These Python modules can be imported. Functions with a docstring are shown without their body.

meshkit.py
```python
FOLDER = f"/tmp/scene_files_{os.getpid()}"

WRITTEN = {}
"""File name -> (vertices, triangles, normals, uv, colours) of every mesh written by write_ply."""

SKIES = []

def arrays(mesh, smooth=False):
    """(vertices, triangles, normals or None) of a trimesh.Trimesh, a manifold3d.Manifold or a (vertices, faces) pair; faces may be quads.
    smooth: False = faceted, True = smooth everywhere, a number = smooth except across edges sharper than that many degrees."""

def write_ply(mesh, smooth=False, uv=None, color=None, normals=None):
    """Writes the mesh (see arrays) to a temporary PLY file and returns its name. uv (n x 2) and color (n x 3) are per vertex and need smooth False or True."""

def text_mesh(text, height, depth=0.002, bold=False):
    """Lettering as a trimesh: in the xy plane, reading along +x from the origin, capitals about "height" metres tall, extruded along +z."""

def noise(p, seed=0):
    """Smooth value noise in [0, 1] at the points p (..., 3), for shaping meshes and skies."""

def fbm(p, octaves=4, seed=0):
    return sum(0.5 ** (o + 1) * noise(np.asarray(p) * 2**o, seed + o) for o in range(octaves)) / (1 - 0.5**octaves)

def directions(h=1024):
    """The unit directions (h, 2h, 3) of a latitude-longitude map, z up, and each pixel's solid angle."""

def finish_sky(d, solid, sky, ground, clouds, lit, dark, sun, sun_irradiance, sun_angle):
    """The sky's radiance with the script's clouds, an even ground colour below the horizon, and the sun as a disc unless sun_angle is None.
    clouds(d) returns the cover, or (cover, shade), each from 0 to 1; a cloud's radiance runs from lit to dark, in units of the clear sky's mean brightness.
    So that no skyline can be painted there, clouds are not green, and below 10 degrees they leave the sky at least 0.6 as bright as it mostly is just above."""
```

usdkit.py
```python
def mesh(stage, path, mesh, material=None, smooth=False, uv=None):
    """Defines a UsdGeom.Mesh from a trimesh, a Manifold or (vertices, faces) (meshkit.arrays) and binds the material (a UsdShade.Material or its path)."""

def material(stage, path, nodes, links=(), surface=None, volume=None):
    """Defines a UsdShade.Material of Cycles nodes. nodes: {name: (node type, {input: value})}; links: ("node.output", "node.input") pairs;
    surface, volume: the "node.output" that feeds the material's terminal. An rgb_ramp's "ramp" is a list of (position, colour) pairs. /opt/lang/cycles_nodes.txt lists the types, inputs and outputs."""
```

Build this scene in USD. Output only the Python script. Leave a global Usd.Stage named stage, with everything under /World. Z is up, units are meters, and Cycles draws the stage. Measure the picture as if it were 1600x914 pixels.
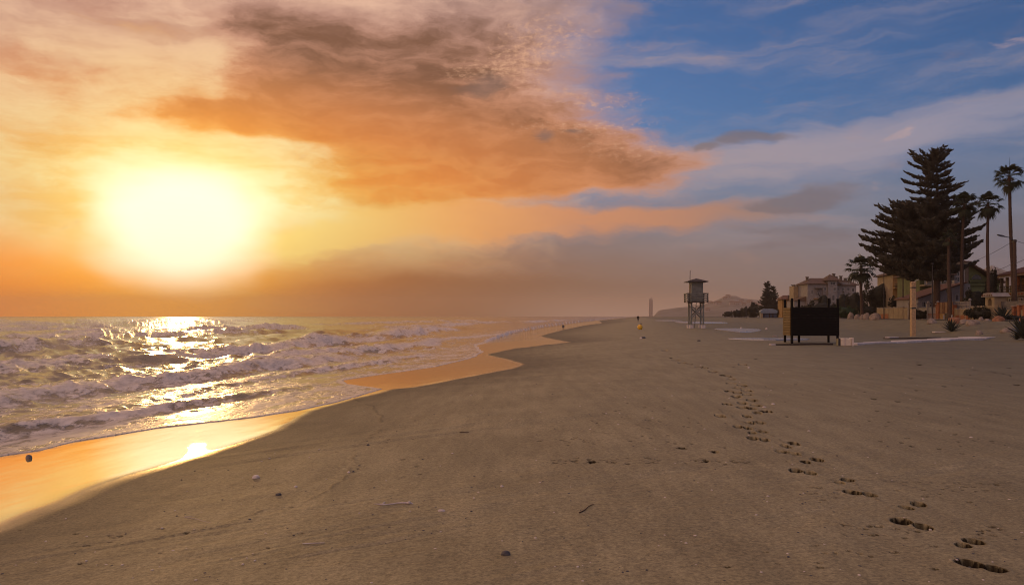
import math, random
import numpy as np, trimesh, usdkit, meshkit
from pxr import Usd, UsdGeom, UsdLux, UsdShade, Gf, Sdf, Vt

stage = Usd.Stage.CreateInMemory()
UsdGeom.SetStageUpAxis(stage, 'Z'); UsdGeom.SetStageMetersPerUnit(stage, 1.0)
UsdGeom.Xform.Define(stage, '/World'); UsdGeom.Scope.Define(stage, '/World/Looks')

# ------------------------------------------------------------------ camera, sky, sun, exposure
FPX, CAMZ, HORIZ = 1256.0, 1.55, 494.0            # focal length in photo pixels, eye height, horizon row
EXPOSURE, SKY_STRENGTH, SUN_INTENSITY = 0.5, 0.10, 0.09
SUN_AZ, SUN_EL = math.radians(-22.3), math.radians(5.9)
SUN = np.array([math.sin(SUN_AZ) * math.cos(SUN_EL), math.cos(SUN_AZ) * math.cos(SUN_EL), math.sin(SUN_EL)])
cam = UsdGeom.Camera.Define(stage, '/World/camera')
cam.CreateHorizontalApertureAttr(36.0); cam.CreateFocalLengthAttr(36.0 * FPX / 1600)
cam.CreateVerticalApertureOffsetAttr(36.0 * (HORIZ - 457) / 1600)
cam.AddTranslateOp().Set((0, 0, CAMZ)); cam.AddRotateXOp().Set(90)
cam.CreateExposureAttr(EXPOSURE); cam.CreateClippingRangeAttr((0.05, 100000.0))
sun = UsdLux.DistantLight.Define(stage, '/World/sun')
sun.CreateIntensityAttr(SUN_INTENSITY); sun.CreateAngleAttr(1.0); sun.CreateNormalizeAttr(True)
sun.CreateColorAttr((1.0, 0.56, 0.19))
sun.AddRotateZOp().Set(-math.degrees(SUN_AZ)); sun.AddRotateXOp().Set(-(90 - math.degrees(SUN_EL)))


class Ref(str):
    pass


class G:
    """A small builder of Cycles node graphs: n(kind, input=value or Ref) returns the node; o(node, output) a Ref."""
    def __init__(s): s.nodes, s.links, s.k = {}, [], 0
    def n(s, kind, out=None, **inp):
        s.k += 1; name = f'n{s.k}'; vals = {}
        for k, v in inp.items():
            if isinstance(v, Ref): s.links.append((str(v), f'{name}.{k}'))
            else: vals[k] = v
        s.nodes[name] = (kind, vals)
        return Ref(f'{name}.{out}') if out else name
    def m(s, op, a, b=0.5, c=0.0, clamp=False): return s.n('math', 'value', math_type=op, value1=a, value2=b, value3=c, use_clamp=clamp)
    def vm(s, op, a, b=(0, 0, 0), scale=1.0, out='vector'): return s.n('vector_math', out, math_type=op, vector1=a, vector2=b, scale=scale)
    def mr(s, v, a, b, c=0.0, d=1.0, kind='smoothstep'): return s.n('map_range', 'result', range_type=kind, value=v, from_min=a, from_max=b, to_min=c, to_max=d, clamp=True)
    def mix(s, f, a, b, blend='mix'): return s.n('mix_color', 'result', blend_type=blend, fac=f, a=a, b=b, use_clamp=False)
    def noise(s, v, scale, detail=4, rough=0.5, out='fac', **k): return s.n('noise_texture', out, vector=v, scale=scale, detail=detail, roughness=rough, **k)
    def ramp(s, f, stops):
        x = np.linspace(-0.2, 1.2, 360); at = [p for p, _ in stops]; k = np.hanning(41); k /= k.sum()
        c = np.stack([np.convolve(np.interp(x, at, [q[i] for _, q in stops]), k, 'same') for i in range(3)], 1)
        u = np.linspace(0, 1, 64); c = np.stack([np.interp(u, x, c[:, i]) for i in range(3)], 1)
        return s.n('rgb_ramp', 'color', fac=f, ramp=[(float(a), tuple(map(float, b))) for a, b in zip(u, c)], interpolate=True)
    def done(s, path, surface=None, volume=None): return usdkit.material(stage, path, s.nodes, s.links, surface=surface, volume=volume)


def lin(r, g, b):
    return tuple((c / 12.92 if c < 0.04045 else ((c + 0.055) / 1.055) ** 2.4) for c in (r / 255, g / 255, b / 255))


def sky_material():
    K = 1.0 / (SKY_STRENGTH * 2 ** EXPOSURE)
    S = lambda r, g, b, k=1.0: tuple(c * K * k for c in lin(r, g, b))
    g = G()
    d = g.vm('normalize', g.n('geometry', 'position'))
    sep = g.n('separate_xyz', vector=d)
    x, y, z = (Ref(f'{sep}.{c}') for c in 'xyz')
    az = g.m('multiply', g.m('arctan2', x, y), 57.2958); el = g.m('multiply', g.m('arcsine', z), 57.2958)
    q = g.n('combine_xyz', 'vector', x=az, y=el, z=0.0)
    # wispy warp of the cloud field
    qs = g.vm('multiply', q, (0.5, 1.0, 1.0))
    w1 = g.vm('subtract', g.noise(qs, 0.16, 3, 0.55, 'color'), (0.5, 0.5, 0.5))
    w2 = g.vm('subtract', g.noise(qs, 0.7, 4, 0.6, 'color'), (0.5, 0.5, 0.5))
    qw = g.vm('add', q, g.vm('multiply', w1, (9.0, 3.5, 0.0)))
    qw = g.vm('add', qw, g.vm('multiply', w2, (2.6, 1.3, 0.0)))
    nb = g.noise(g.vm('multiply', g.vm('add', q, g.vm('multiply', w2, (1.6, 0.8, 0))), (0.42, 1.0, 1.0)), 0.34, 8, 0.64)               # billows
    nf = g.noise(g.vm('multiply', qw, (0.35, 1.0, 1.0)), 0.8, 6, 0.62)              # fine
    ns = g.noise(g.n('mapping', 'vector', vector=qw, rotation=(0, 0, -0.10), scale=(0.10, 0.8, 1)), 0.62, 6, 0.6)  # long streaks
    sund = g.vm('length', g.vm('multiply', g.vm('subtract', q, (-22.0, 6.2, 0)), (0.92, 1.0, 0)), out='value')
    sunw = g.vm('length', g.vm('multiply', g.vm('subtract', qw, (-22.0, 6.2, 0)), (0.80, 1.05, 0)), out='value')

    def field(blobs, v):
        tot = None
        for a, e, ra, re, rot, w in blobs:
            r = g.vm('length', g.n('mapping', 'vector', mapping_type='texture', vector=v, location=(a, e, 0), rotation=(0, 0, math.radians(rot)), scale=(ra, re, 1)), out='value')
            c = g.mr(r, 1.7, 0.1, 0.0, w)
            tot = c if tot is None else g.m('add', tot, c)
        return tot

    # 0. clear air above the haze
    sky = g.n('sky_texture', 'color', sky_type='single_scattering', sun_disc=False, sun_elevation=SUN_EL, sun_rotation=SUN_AZ, ozone_density=2.0, aerosol_density=0.6)
    blue = g.mix(1.0, sky, (0.275, 0.45, 0.78), 'multiply')
    hz = g.ramp(g.mr(az, -36, 40, kind='linear'), [
        (0.0, S(250, 136, 4, 1.25)), (0.066, S(252, 144, 4, 1.35)), (0.13, S(255, 160, 8, 1.35)), (0.184, S(255, 166, 20, 1.25)), (0.276, S(222, 132, 38)), (0.368, S(172, 106, 50)), (0.46, S(154, 106, 72)), (0.546, S(145, 114, 96)),
        (0.67, S(139, 120, 114)), (0.763, S(131, 120, 120)), (0.895, S(112, 106, 114)), (1.0, S(106, 103, 113))])
    air = g.mix(g.mr(el, 14.5, 2.0), blue, g.mix(0.36, hz, S(130, 132, 152)))
    # 1. cirrus veils, pinkish
    cir_col = g.ramp(g.mr(az, -10, 40, kind='linear'), [(0, S(214, 168, 140)), (0.4, S(190, 164, 156)), (0.75, S(172, 160, 170)), (1.0, S(158, 156, 172))])
    cir_f = field([(14, 10.6, 17, 2.3, 4, 0.75), (27, 11.8, 14, 1.5, 6, 0.6), (10, 17.6, 12, 1.0, -4, 0.5), (27, 18.2, 9, 1.0, -5, 0.4), (8, 13.6, 9, 0.8, 0, 0.3), (30, 8.6, 10, 0.8, 2, 0.35)], qw)
    cir = g.mr(g.m('add', cir_f, g.m('multiply', g.m('subtract', ns, 0.5), 1.9)), 0.10, 1.15, 0.0, 0.68)
    cir_all = g.mr(ns, 0.42, 0.82, 0.0, 0.48)                                        # streaks all over the sky
    col = g.mix(g.m('maximum', cir, cir_all), air, cir_col)
    # 2. warm veil over the left half
    sunv = g.vm('length', g.vm('multiply', g.vm('subtract', qw, (-22.0, 6.2, 0)), (0.55, 1.1, 0)), out='value')
    veil_col = g.ramp(g.mr(sunv, 0, 30, kind='linear'), [(0.0, S(255, 246, 205)), (0.13, S(255, 242, 176)), (0.20, S(252, 226, 162)), (0.33, S(248, 206, 152)), (0.5, S(234, 188, 158)), (0.7, S(226, 182, 160)), (1.0, S(216, 176, 160))])
    veil_dark = g.ramp(g.mr(sunv, 0, 30, kind='linear'), [(0.0, S(255, 232, 140)), (0.13, S(254, 208, 116)), (0.20, S(248, 194, 116)), (0.33, S(232, 172, 124)), (0.5, S(192, 146, 128)), (0.7, S(184, 144, 132)), (1.0, S(178, 144, 138))])
    veil = g.mix(g.mr(g.m('add', g.m('multiply', ns, 0.7), g.m('multiply', nb, 0.6)), 0.50, 0.82), veil_col, veil_dark)
    vf = g.mr(g.m('add', g.m('add', az, g.m('multiply', el, -0.25)), g.m('multiply', g.m('subtract', nf, 0.5), 14.0)), 4.0, -7.0)
    col = g.mix(vf, col, veil)
    # 3. low band of haze and flat cloud over the horizon
    lowm = g.mr(g.m('add', el, g.m('multiply', g.m('subtract', ns, 0.5), 4.0)), 7.2, 1.0)
    hz = g.mix(g.m('multiply', g.mr(el, 2.2, -0.2), g.mr(g.m('absolute', g.m('subtract', az, 9.0)), 13.0, 2.0, 0.0, 0.75)), hz, S(196, 160, 142))   # pale sea mist low over the far shore
    col = g.mix(lowm, col, hz)
    # peach wisps between the cloud and the low band
    pw = g.mr(g.m('add', field([(-8, 6.2, 9, 1.6, 4, 1.0), (3, 6.8, 11, 1.4, 0, 1.3), (-13, 5.0, 5, 1.2, 8, 0.8), (13, 6.6, 7, 0.8, 0, 0.6)], qw), g.m('multiply', g.m('subtract', ns, 0.5), 2.6)), 0.10, 1.40, 0.0, 0.9)
    wisp_col = g.ramp(g.mr(sund, 4, 44, kind='linear'), [(0, S(255, 232, 140)), (0.18, S(255, 206, 116)), (0.32, S(248, 174, 100)), (0.5, S(222, 150, 102)), (0.68, S(196, 138, 106)), (0.8, S(160, 130, 120)), (1, S(140, 124, 128))])
    col = g.mix(pw, col, wisp_col)
    # 4. the big cloud
    body = [(-3, 14.5, 10.5, 3.6, -8, 1.0), (-12, 14.2, 8, 1.9, -4, 0.95), (-14.5, 17.6, 5.0, 1.7, -12, 0.6), (-20, 20.5, 6, 1.2, -8, 0.4), (-16, 13.3, 9.5, 1.0, 3, 1.35), (-19, 13.6, 5, 0.7, 2, 0.8), (-8, 18.6, 9, 2.0, -6, 0.95), (-14, 16.8, 4.5, 1.6, 10, 0.55), (1, 10.8, 9.5, 2.2, -3, 1.0),
            (-7, 10.3, 8, 2.2, -4, 0.9), (-10, 8.6, 7, 1.2, 4, 0.75), (7.5, 10.2, 6, 0.8, 6, 0.50), (0, 21, 10, 2.4, -8, 0.6), (-31, 15.5, 5, 1.6, -8, 0.5), (-29, 20, 6, 1.4, -6, 0.4), (-27, 10.4, 8, 0.7, 2, 0.3)]
    bf = g.m('add', field(body, qw), g.m('multiply', g.m('add', g.m('subtract', nb, 0.5), g.m('multiply', g.m('subtract', nf, 0.5), 0.45)), 1.45))
    bm = g.mr(bf, 0.10, 0.90)
    thick = g.mr(bf, 0.42, 1.25)
    sunc = g.vm('length', g.vm('multiply', g.vm('subtract', q, (-22.0, 6.2, 0)), (0.42, 1.35, 0)), out='value')
    c_thin = g.ramp(g.mr(sunc, 0, 30, kind='linear'), [(0, S(255, 214, 110)), (0.2, S(252, 190, 96)), (0.3, S(244, 164, 88)), (0.42, S(224, 150, 104)), (0.55, S(208, 152, 126)), (0.75, S(176, 142, 132)), (1, S(140, 130, 140))])
    c_thick = g.ramp(g.mr(sunc, 0, 30, kind='linear'), [(0, S(255, 190, 80)), (0.15, S(252, 172, 76)), (0.24, S(242, 150, 66)), (0.31, S(222, 134, 68)), (0.42, S(192, 124, 80)), (0.5, S(130, 91, 70)), (0.6, S(132, 93, 72)), (0.8, S(134, 104, 94)), (1, S(120, 104, 104))])
    bcol = g.mix(g.m('multiply', thick, g.mr(g.m('add', g.m('multiply', nf, 0.6), g.m('multiply', ns, 0.4)), 0.36, 0.60, 0.42, 1.0)), c_thin, c_thick)
    bcol = g.mix(g.mr(nb, 0.38, 0.75, 0.0, 0.34), bcol, g.mix(1.0, bcol, (0.66, 0.64, 0.66), 'multiply'))
    col = g.mix(bm, col, bcol)
    # dappled rim: small puffs at the right edge of the cloud
    vor = g.noise(g.vm('multiply', g.vm('add', q, g.vm('multiply', w1, (4.0, 1.5, 0))), (0.8, 1.5, 1)), 2.4, 5, 0.65)
    dap_f = field([(1, 18.4, 5, 1.8, 12, 1.0), (4.5, 15.2, 5, 0.8, -2, 0.7), (5, 13.3, 6, 0.6, 0, 0.8), (-1.5, 16.6, 4, 1.2, 0, 0.5), (8, 11.7, 6, 0.9, -3, 0.6)], qw)
    dap = g.mr(g.m('add', g.m('multiply', dap_f, 0.5), g.m('multiply', g.m('subtract', vor, 0.5), 2.2)), 0.22, 1.0, 0.0, 0.62)
    dap = g.m('multiply', dap, g.mr(dap_f, 0.05, 0.5))
    col = g.mix(dap, col, S(232, 178, 142))
    # lower right tongue of dark flat cloud over the horizon
    lt = g.mr(g.m('add', field([(-9, 2.2, 11, 0.8, 1, 0.85), (3, 2.2, 13, 1.2, 0, 0.8), (-2, 4.3, 6, 0.5, 3, 0.45)], qw), g.m('multiply', g.m('subtract', ns, 0.5), 1.5)), 0.10, 1.5, 0.0, 0.75)
    col = g.mix(lt, col, g.mix(1.0, hz, (0.90, 0.84, 0.80), 'multiply'))
    # 5. small separate dark clouds
    sm = field([(-2.0, 16.0, 1.9, 0.8, 12, 1.0), (2.3, 12.6, 0.9, 0.5, 0, 0.9), (4.4, 12.9, 0.8, 0.3, 0, 0.7), (15.6, 12.0, 2.2, 0.42, 6, 1.0), (13.3, 11.5, 0.9, 0.3, 0, 0.9), (18, 11.9, 1.6, 0.28, -3, 0.7),
                (21, 7.9, 3.2, 0.8, 8, 1.0), (18.5, 7.4, 2.4, 0.5, 0, 0.8), (19, 5.7, 4.2, 0.45, 0, 0.75), (20, 4.9, 5.0, 0.42, 3, 0.8), (15, 6.2, 3, 0.3, 0, 0.4)], g.vm('add', q, g.vm('multiply', w2, (1.8, 0.9, 0))))
    smm = g.mr(g.m('add', sm, g.m('multiply', g.m('subtract', nf, 0.5), 1.5)), 0.20, 1.05, 0.0, 0.72)
    smc = g.ramp(g.mr(az, -5, 30, kind='linear'), [(0, S(128, 98, 84)), (0.5, S(126, 112, 112)), (1, S(112, 106, 116))])
    col = g.mix(smm, col, smc)
    pk = g.mr(g.m('add', field([(24.5, 8.6, 1.5, 0.40, 14, 0.55), (32, 16.0, 1.8, 0.5, 8, 0.8), (26, 12.1, 0.9, 0.3, 0, 0.5)], qw), g.m('multiply', g.m('subtract', nf, 0.5), 2.2)), 0.3, 1.2, 0.0, 0.6)
    col = g.mix(pk, col, S(206, 172, 164))
    # 6. the sun behind thin cloud: a blazing core and its glow
    glow = g.m('multiply', g.m('exponent', g.m('multiply', g.m('power', g.m('multiply', sund, 1 / 6.2), 2.0), -1.0)), 0.50)
    col = g.mix(1.0, col, g.vm('scale', S(255, 200, 60), scale=glow), 'add')
    corew = g.vm('length', g.vm('multiply', g.vm('subtract', g.vm('add', q, g.vm('multiply', w1, (6.0, 2.6, 0))), (-22.2, 5.8, 0)), (0.78, 1.05, 0)), out='value')
    col = g.mix(g.mr(corew, 5.6, 2.2), col, tuple(c * K for c in (1.7, 1.40, 0.95)))
    b = g.n('background_shader', 'background', color=col, strength=SKY_STRENGTH)
    return g.done('/World/Looks/sky_air', surface=b)


dome = UsdLux.DomeLight.Define(stage, '/World/sky')
UsdShade.MaterialBindingAPI.Apply(dome.GetPrim()).Bind(sky_material())


# ------------------------------------------------------------------ builders
TH = math.radians(9.05)                         # the beach runs away 9 degrees to the right of the view
CT, ST = math.cos(TH), math.sin(TH)
RZ = -math.degrees(TH)
taken = {}


def numbered(parent, name):
    k = taken.get((parent, name), 0); taken[(parent, name)] = k + 1
    return name if k == 0 else f'{name}_{k:03d}'


def setd(prim, label=None, cat=None, group=None, kind=None):
    for k, v in (('label', label), ('category', cat), ('group', group), ('kind', kind)):
        if v: prim.SetCustomDataByKey(k, v)


def thing(name, label, cat, loc=(0, 0, 0), rz=0.0, group=None):
    p = '/World/' + numbered('/World', name)
    x = UsdGeom.Xform.Define(stage, p); x.AddTranslateOp().Set(Gf.Vec3d(*map(float, loc)))
    if rz: x.AddRotateZOp().Set(float(rz))
    setd(x.GetPrim(), label, cat, group)
    return p


def obj(name, mesh, mat, parent='/World', smooth=False, label=None, cat=None, group=None, kind=None):
    p = parent + '/' + numbered(parent, name)
    if isinstance(mesh, MB): mesh = mesh.get()
    setd(usdkit.mesh(stage, p, mesh, mat, smooth=smooth).GetPrim(), label, cat, group, kind)
    return p


def copy_of(src, name, loc, rz=0.0, sc=1.0, label=None, cat=None, group=None):
    p = '/World/' + numbered('/World', name)
    x = UsdGeom.Xform.Define(stage, p); x.GetPrim().GetReferences().AddInternalReference(src)
    x.ClearXformOpOrder(); x.AddTranslateOp(opSuffix='place').Set(Gf.Vec3d(*map(float, loc))); x.AddRotateZOp(opSuffix='turn').Set(float(rz)); x.AddScaleOp(opSuffix='size').Set(Gf.Vec3f(sc, sc, sc) if np.ndim(sc) == 0 else Gf.Vec3f(*sc))
    x.GetPrim().SetInstanceable(True); setd(x.GetPrim(), label, cat, group)
    return p


class MB:
    """Collects simple shapes into one mesh."""
    def __init__(s): s.v, s.f, s.n = [], [], 0
    def add(s, v, f):
        v = np.asarray(v, float); f = np.asarray(f, int)
        if f.shape[1] == 4: f = np.vstack([f[:, [0, 1, 2]], f[:, [0, 2, 3]]])
        s.v.append(v); s.f.append(f + s.n); s.n += len(v); return s
    def tm(s, m): return s.add(m.vertices, m.faces)
    def box(s, x0, x1, y0, y1, z0, z1, bev=0.0):
        if bev <= 0:
            v = [(x, y, z) for x in (x0, x1) for y in (y0, y1) for z in (z0, z1)]
            return s.add(v, [(0, 1, 3, 2), (4, 6, 7, 5), (0, 4, 5, 1), (2, 3, 7, 6), (0, 2, 6, 4), (1, 5, 7, 3)])
        c, h = np.array([(x0 + x1) / 2, (y0 + y1) / 2, (z0 + z1) / 2]), np.array([x1 - x0, y1 - y0, z1 - z0]) / 2
        pts = []
        for sx in (-1, 1):
            for sy in (-1, 1):
                for sz in (-1, 1):
                    for k in range(3):
                        hh = h - bev; hh[k] = h[k]; pts.append(c + hh * (sx, sy, sz))
        return s.tm(trimesh.convex.convex_hull(np.array(pts)))
    def tube(s, pts, rad, n=6, cap=True):
        p = np.asarray(pts, float); rad = np.broadcast_to(np.asarray(rad, float), (len(p),))
        t = np.gradient(p, axis=0); t /= np.linalg.norm(t, axis=1, keepdims=True) + 1e-12
        a = np.cross(t, np.where(np.abs(t[:, 2:]) < 0.9, [0, 0, 1.0], [1.0, 0, 0])); a /= np.linalg.norm(a, axis=1, keepdims=True) + 1e-12
        b = np.cross(t, a); an = np.arange(n) * 2 * np.pi / n
        ring = p[:, None] + rad[:, None, None] * (np.cos(an)[None, :, None] * a[:, None] + np.sin(an)[None, :, None] * b[:, None])
        v = ring.reshape(-1, 3); f = []
        for i in range(len(p) - 1):
            for j in range(n):
                k = (j + 1) % n; f.append((i * n + j, i * n + k, (i + 1) * n + k)); f.append((i * n + j, (i + 1) * n + k, (i + 1) * n + j))
        if cap:
            for j in range(1, n - 1):
                f.append((0, j + 1, j)); o = (len(p) - 1) * n; f.append((o, o + j, o + j + 1))
        return s.add(v, f)
    def beam(s, a, b, w, h=None):
        """A square bar from a to b."""
        a, b = np.asarray(a, float), np.asarray(b, float); h = h or w
        d = (b - a) / np.linalg.norm(b - a); e = np.cross(d, [0, 0, 1.0]) if abs(d[2]) < 0.95 else np.array([1.0, 0, 0]); e /= np.linalg.norm(e); g = np.cross(e, d)
        v = [p + sx * e * w / 2 + sy * g * h / 2 for p in (a, b) for sx, sy in ((-1, -1), (1, -1), (1, 1), (-1, 1))]
        return s.add(v, [(0, 1, 2, 3), (7, 6, 5, 4), (0, 4, 5, 1), (1, 5, 6, 2), (2, 6, 7, 3), (3, 7, 4, 0)])
    def prism(s, poly, axis, a, b):
        """The convex polygon of 2D points swept along x, y or z from a to b."""
        n = len(poly); ins = {'x': lambda p, w: (w, p[0], p[1]), 'y': lambda p, w: (p[0], w, p[1]), 'z': lambda p, w: (p[0], p[1], w)}[axis]
        v = [ins(p, w) for w in (a, b) for p in poly]
        f = [(i, (i + 1) % n, n + (i + 1) % n) for i in range(n)] + [(i, n + (i + 1) % n, n + i) for i in range(n)]
        f += [(0, i + 1, i) for i in range(1, n - 1)] + [(n, n + i, n + i + 1) for i in range(1, n - 1)]
        m = trimesh.Trimesh(v, f, process=False); m.fix_normals(); return s.tm(m)
    def hip(s, x0, x1, y0, y1, z0, z1, over=0.4, ridge=0.5, axis='x', th=0.14):
        """A hipped roof with an eave board; ridge = share of the length that is ridge (0: pyramid)."""
        x0, x1, y0, y1 = x0 - over, x1 + over, y0 - over, y1 + over; cx, cy = (x0 + x1) / 2, (y0 + y1) / 2
        rx, ry = ((x1 - x0) * ridge / 2, 0) if axis == 'x' else (0, (y1 - y0) * ridge / 2)
        base = [(x0, y0), (x1, y0), (x1, y1), (x0, y1)]
        top = [(cx - rx, cy - ry), (cx + rx, cy - ry), (cx + rx, cy + ry), (cx - rx, cy + ry)]
        v = [(*p, z0) for p in base] + [(*p, z0 + th) for p in base] + [(*p, z1) for p in top]
        return s.tm(trimesh.convex.convex_hull(np.array(v)))
    def get(s): return np.vstack(s.v), np.vstack(s.f)


def M(path, color, rough=0.7, var=0.12, scale=3.0, bump=0.0, bscale=30.0, spec=0.3, metal=0.0, color2=None, trans=0.0):
    """A plain procedural material: base colour broken up by noise, with a little relief."""
    g = G(); pos = g.n('texture_coordinate', 'object')
    n = g.noise(pos, scale, 6, 0.6); n2 = g.noise(pos, scale * 7, 4, 0.6)
    f = g.m('add', g.m('multiply', n, 0.65), g.m('multiply', n2, 0.35))
    lo = tuple(c * (1 - var * 1.6) for c in color); hi = tuple(min(1, c * (1 + var * 1.3)) for c in (color2 or color))
    col = g.mix(g.mr(f, 0.3, 0.7), lo, hi)
    kw = dict(base_color=col, roughness=rough, specular_ior_level=spec, metallic=metal)
    if bump: kw['normal'] = g.n('bump', 'normal', height=g.noise(pos, bscale, 5, 0.6), strength=0.7, distance=bump)
    p = g.n('principled_bsdf', 'BSDF', **kw)
    if trans: p = g.n('mix_closure', 'closure', fac=trans, closure1=p, closure2=g.n('translucent_bsdf', 'BSDF', color=tuple(c * 1.6 for c in color)))
    return g.done('/World/Looks/' + path, surface=p)


def glass_mat(path):
    g = G()
    c = g.n('mix_closure', 'closure', fac=g.n('fresnel', 'fac', IOR=1.5), closure1=g.n('principled_bsdf', 'BSDF', base_color=(0.018, 0.02, 0.022), roughness=0.1), closure2=g.n('glossy_bsdf', 'BSDF', color=(0.9, 0.9, 0.9), roughness=0.03))
    return g.done('/World/Looks/' + path, surface=c)


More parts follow.
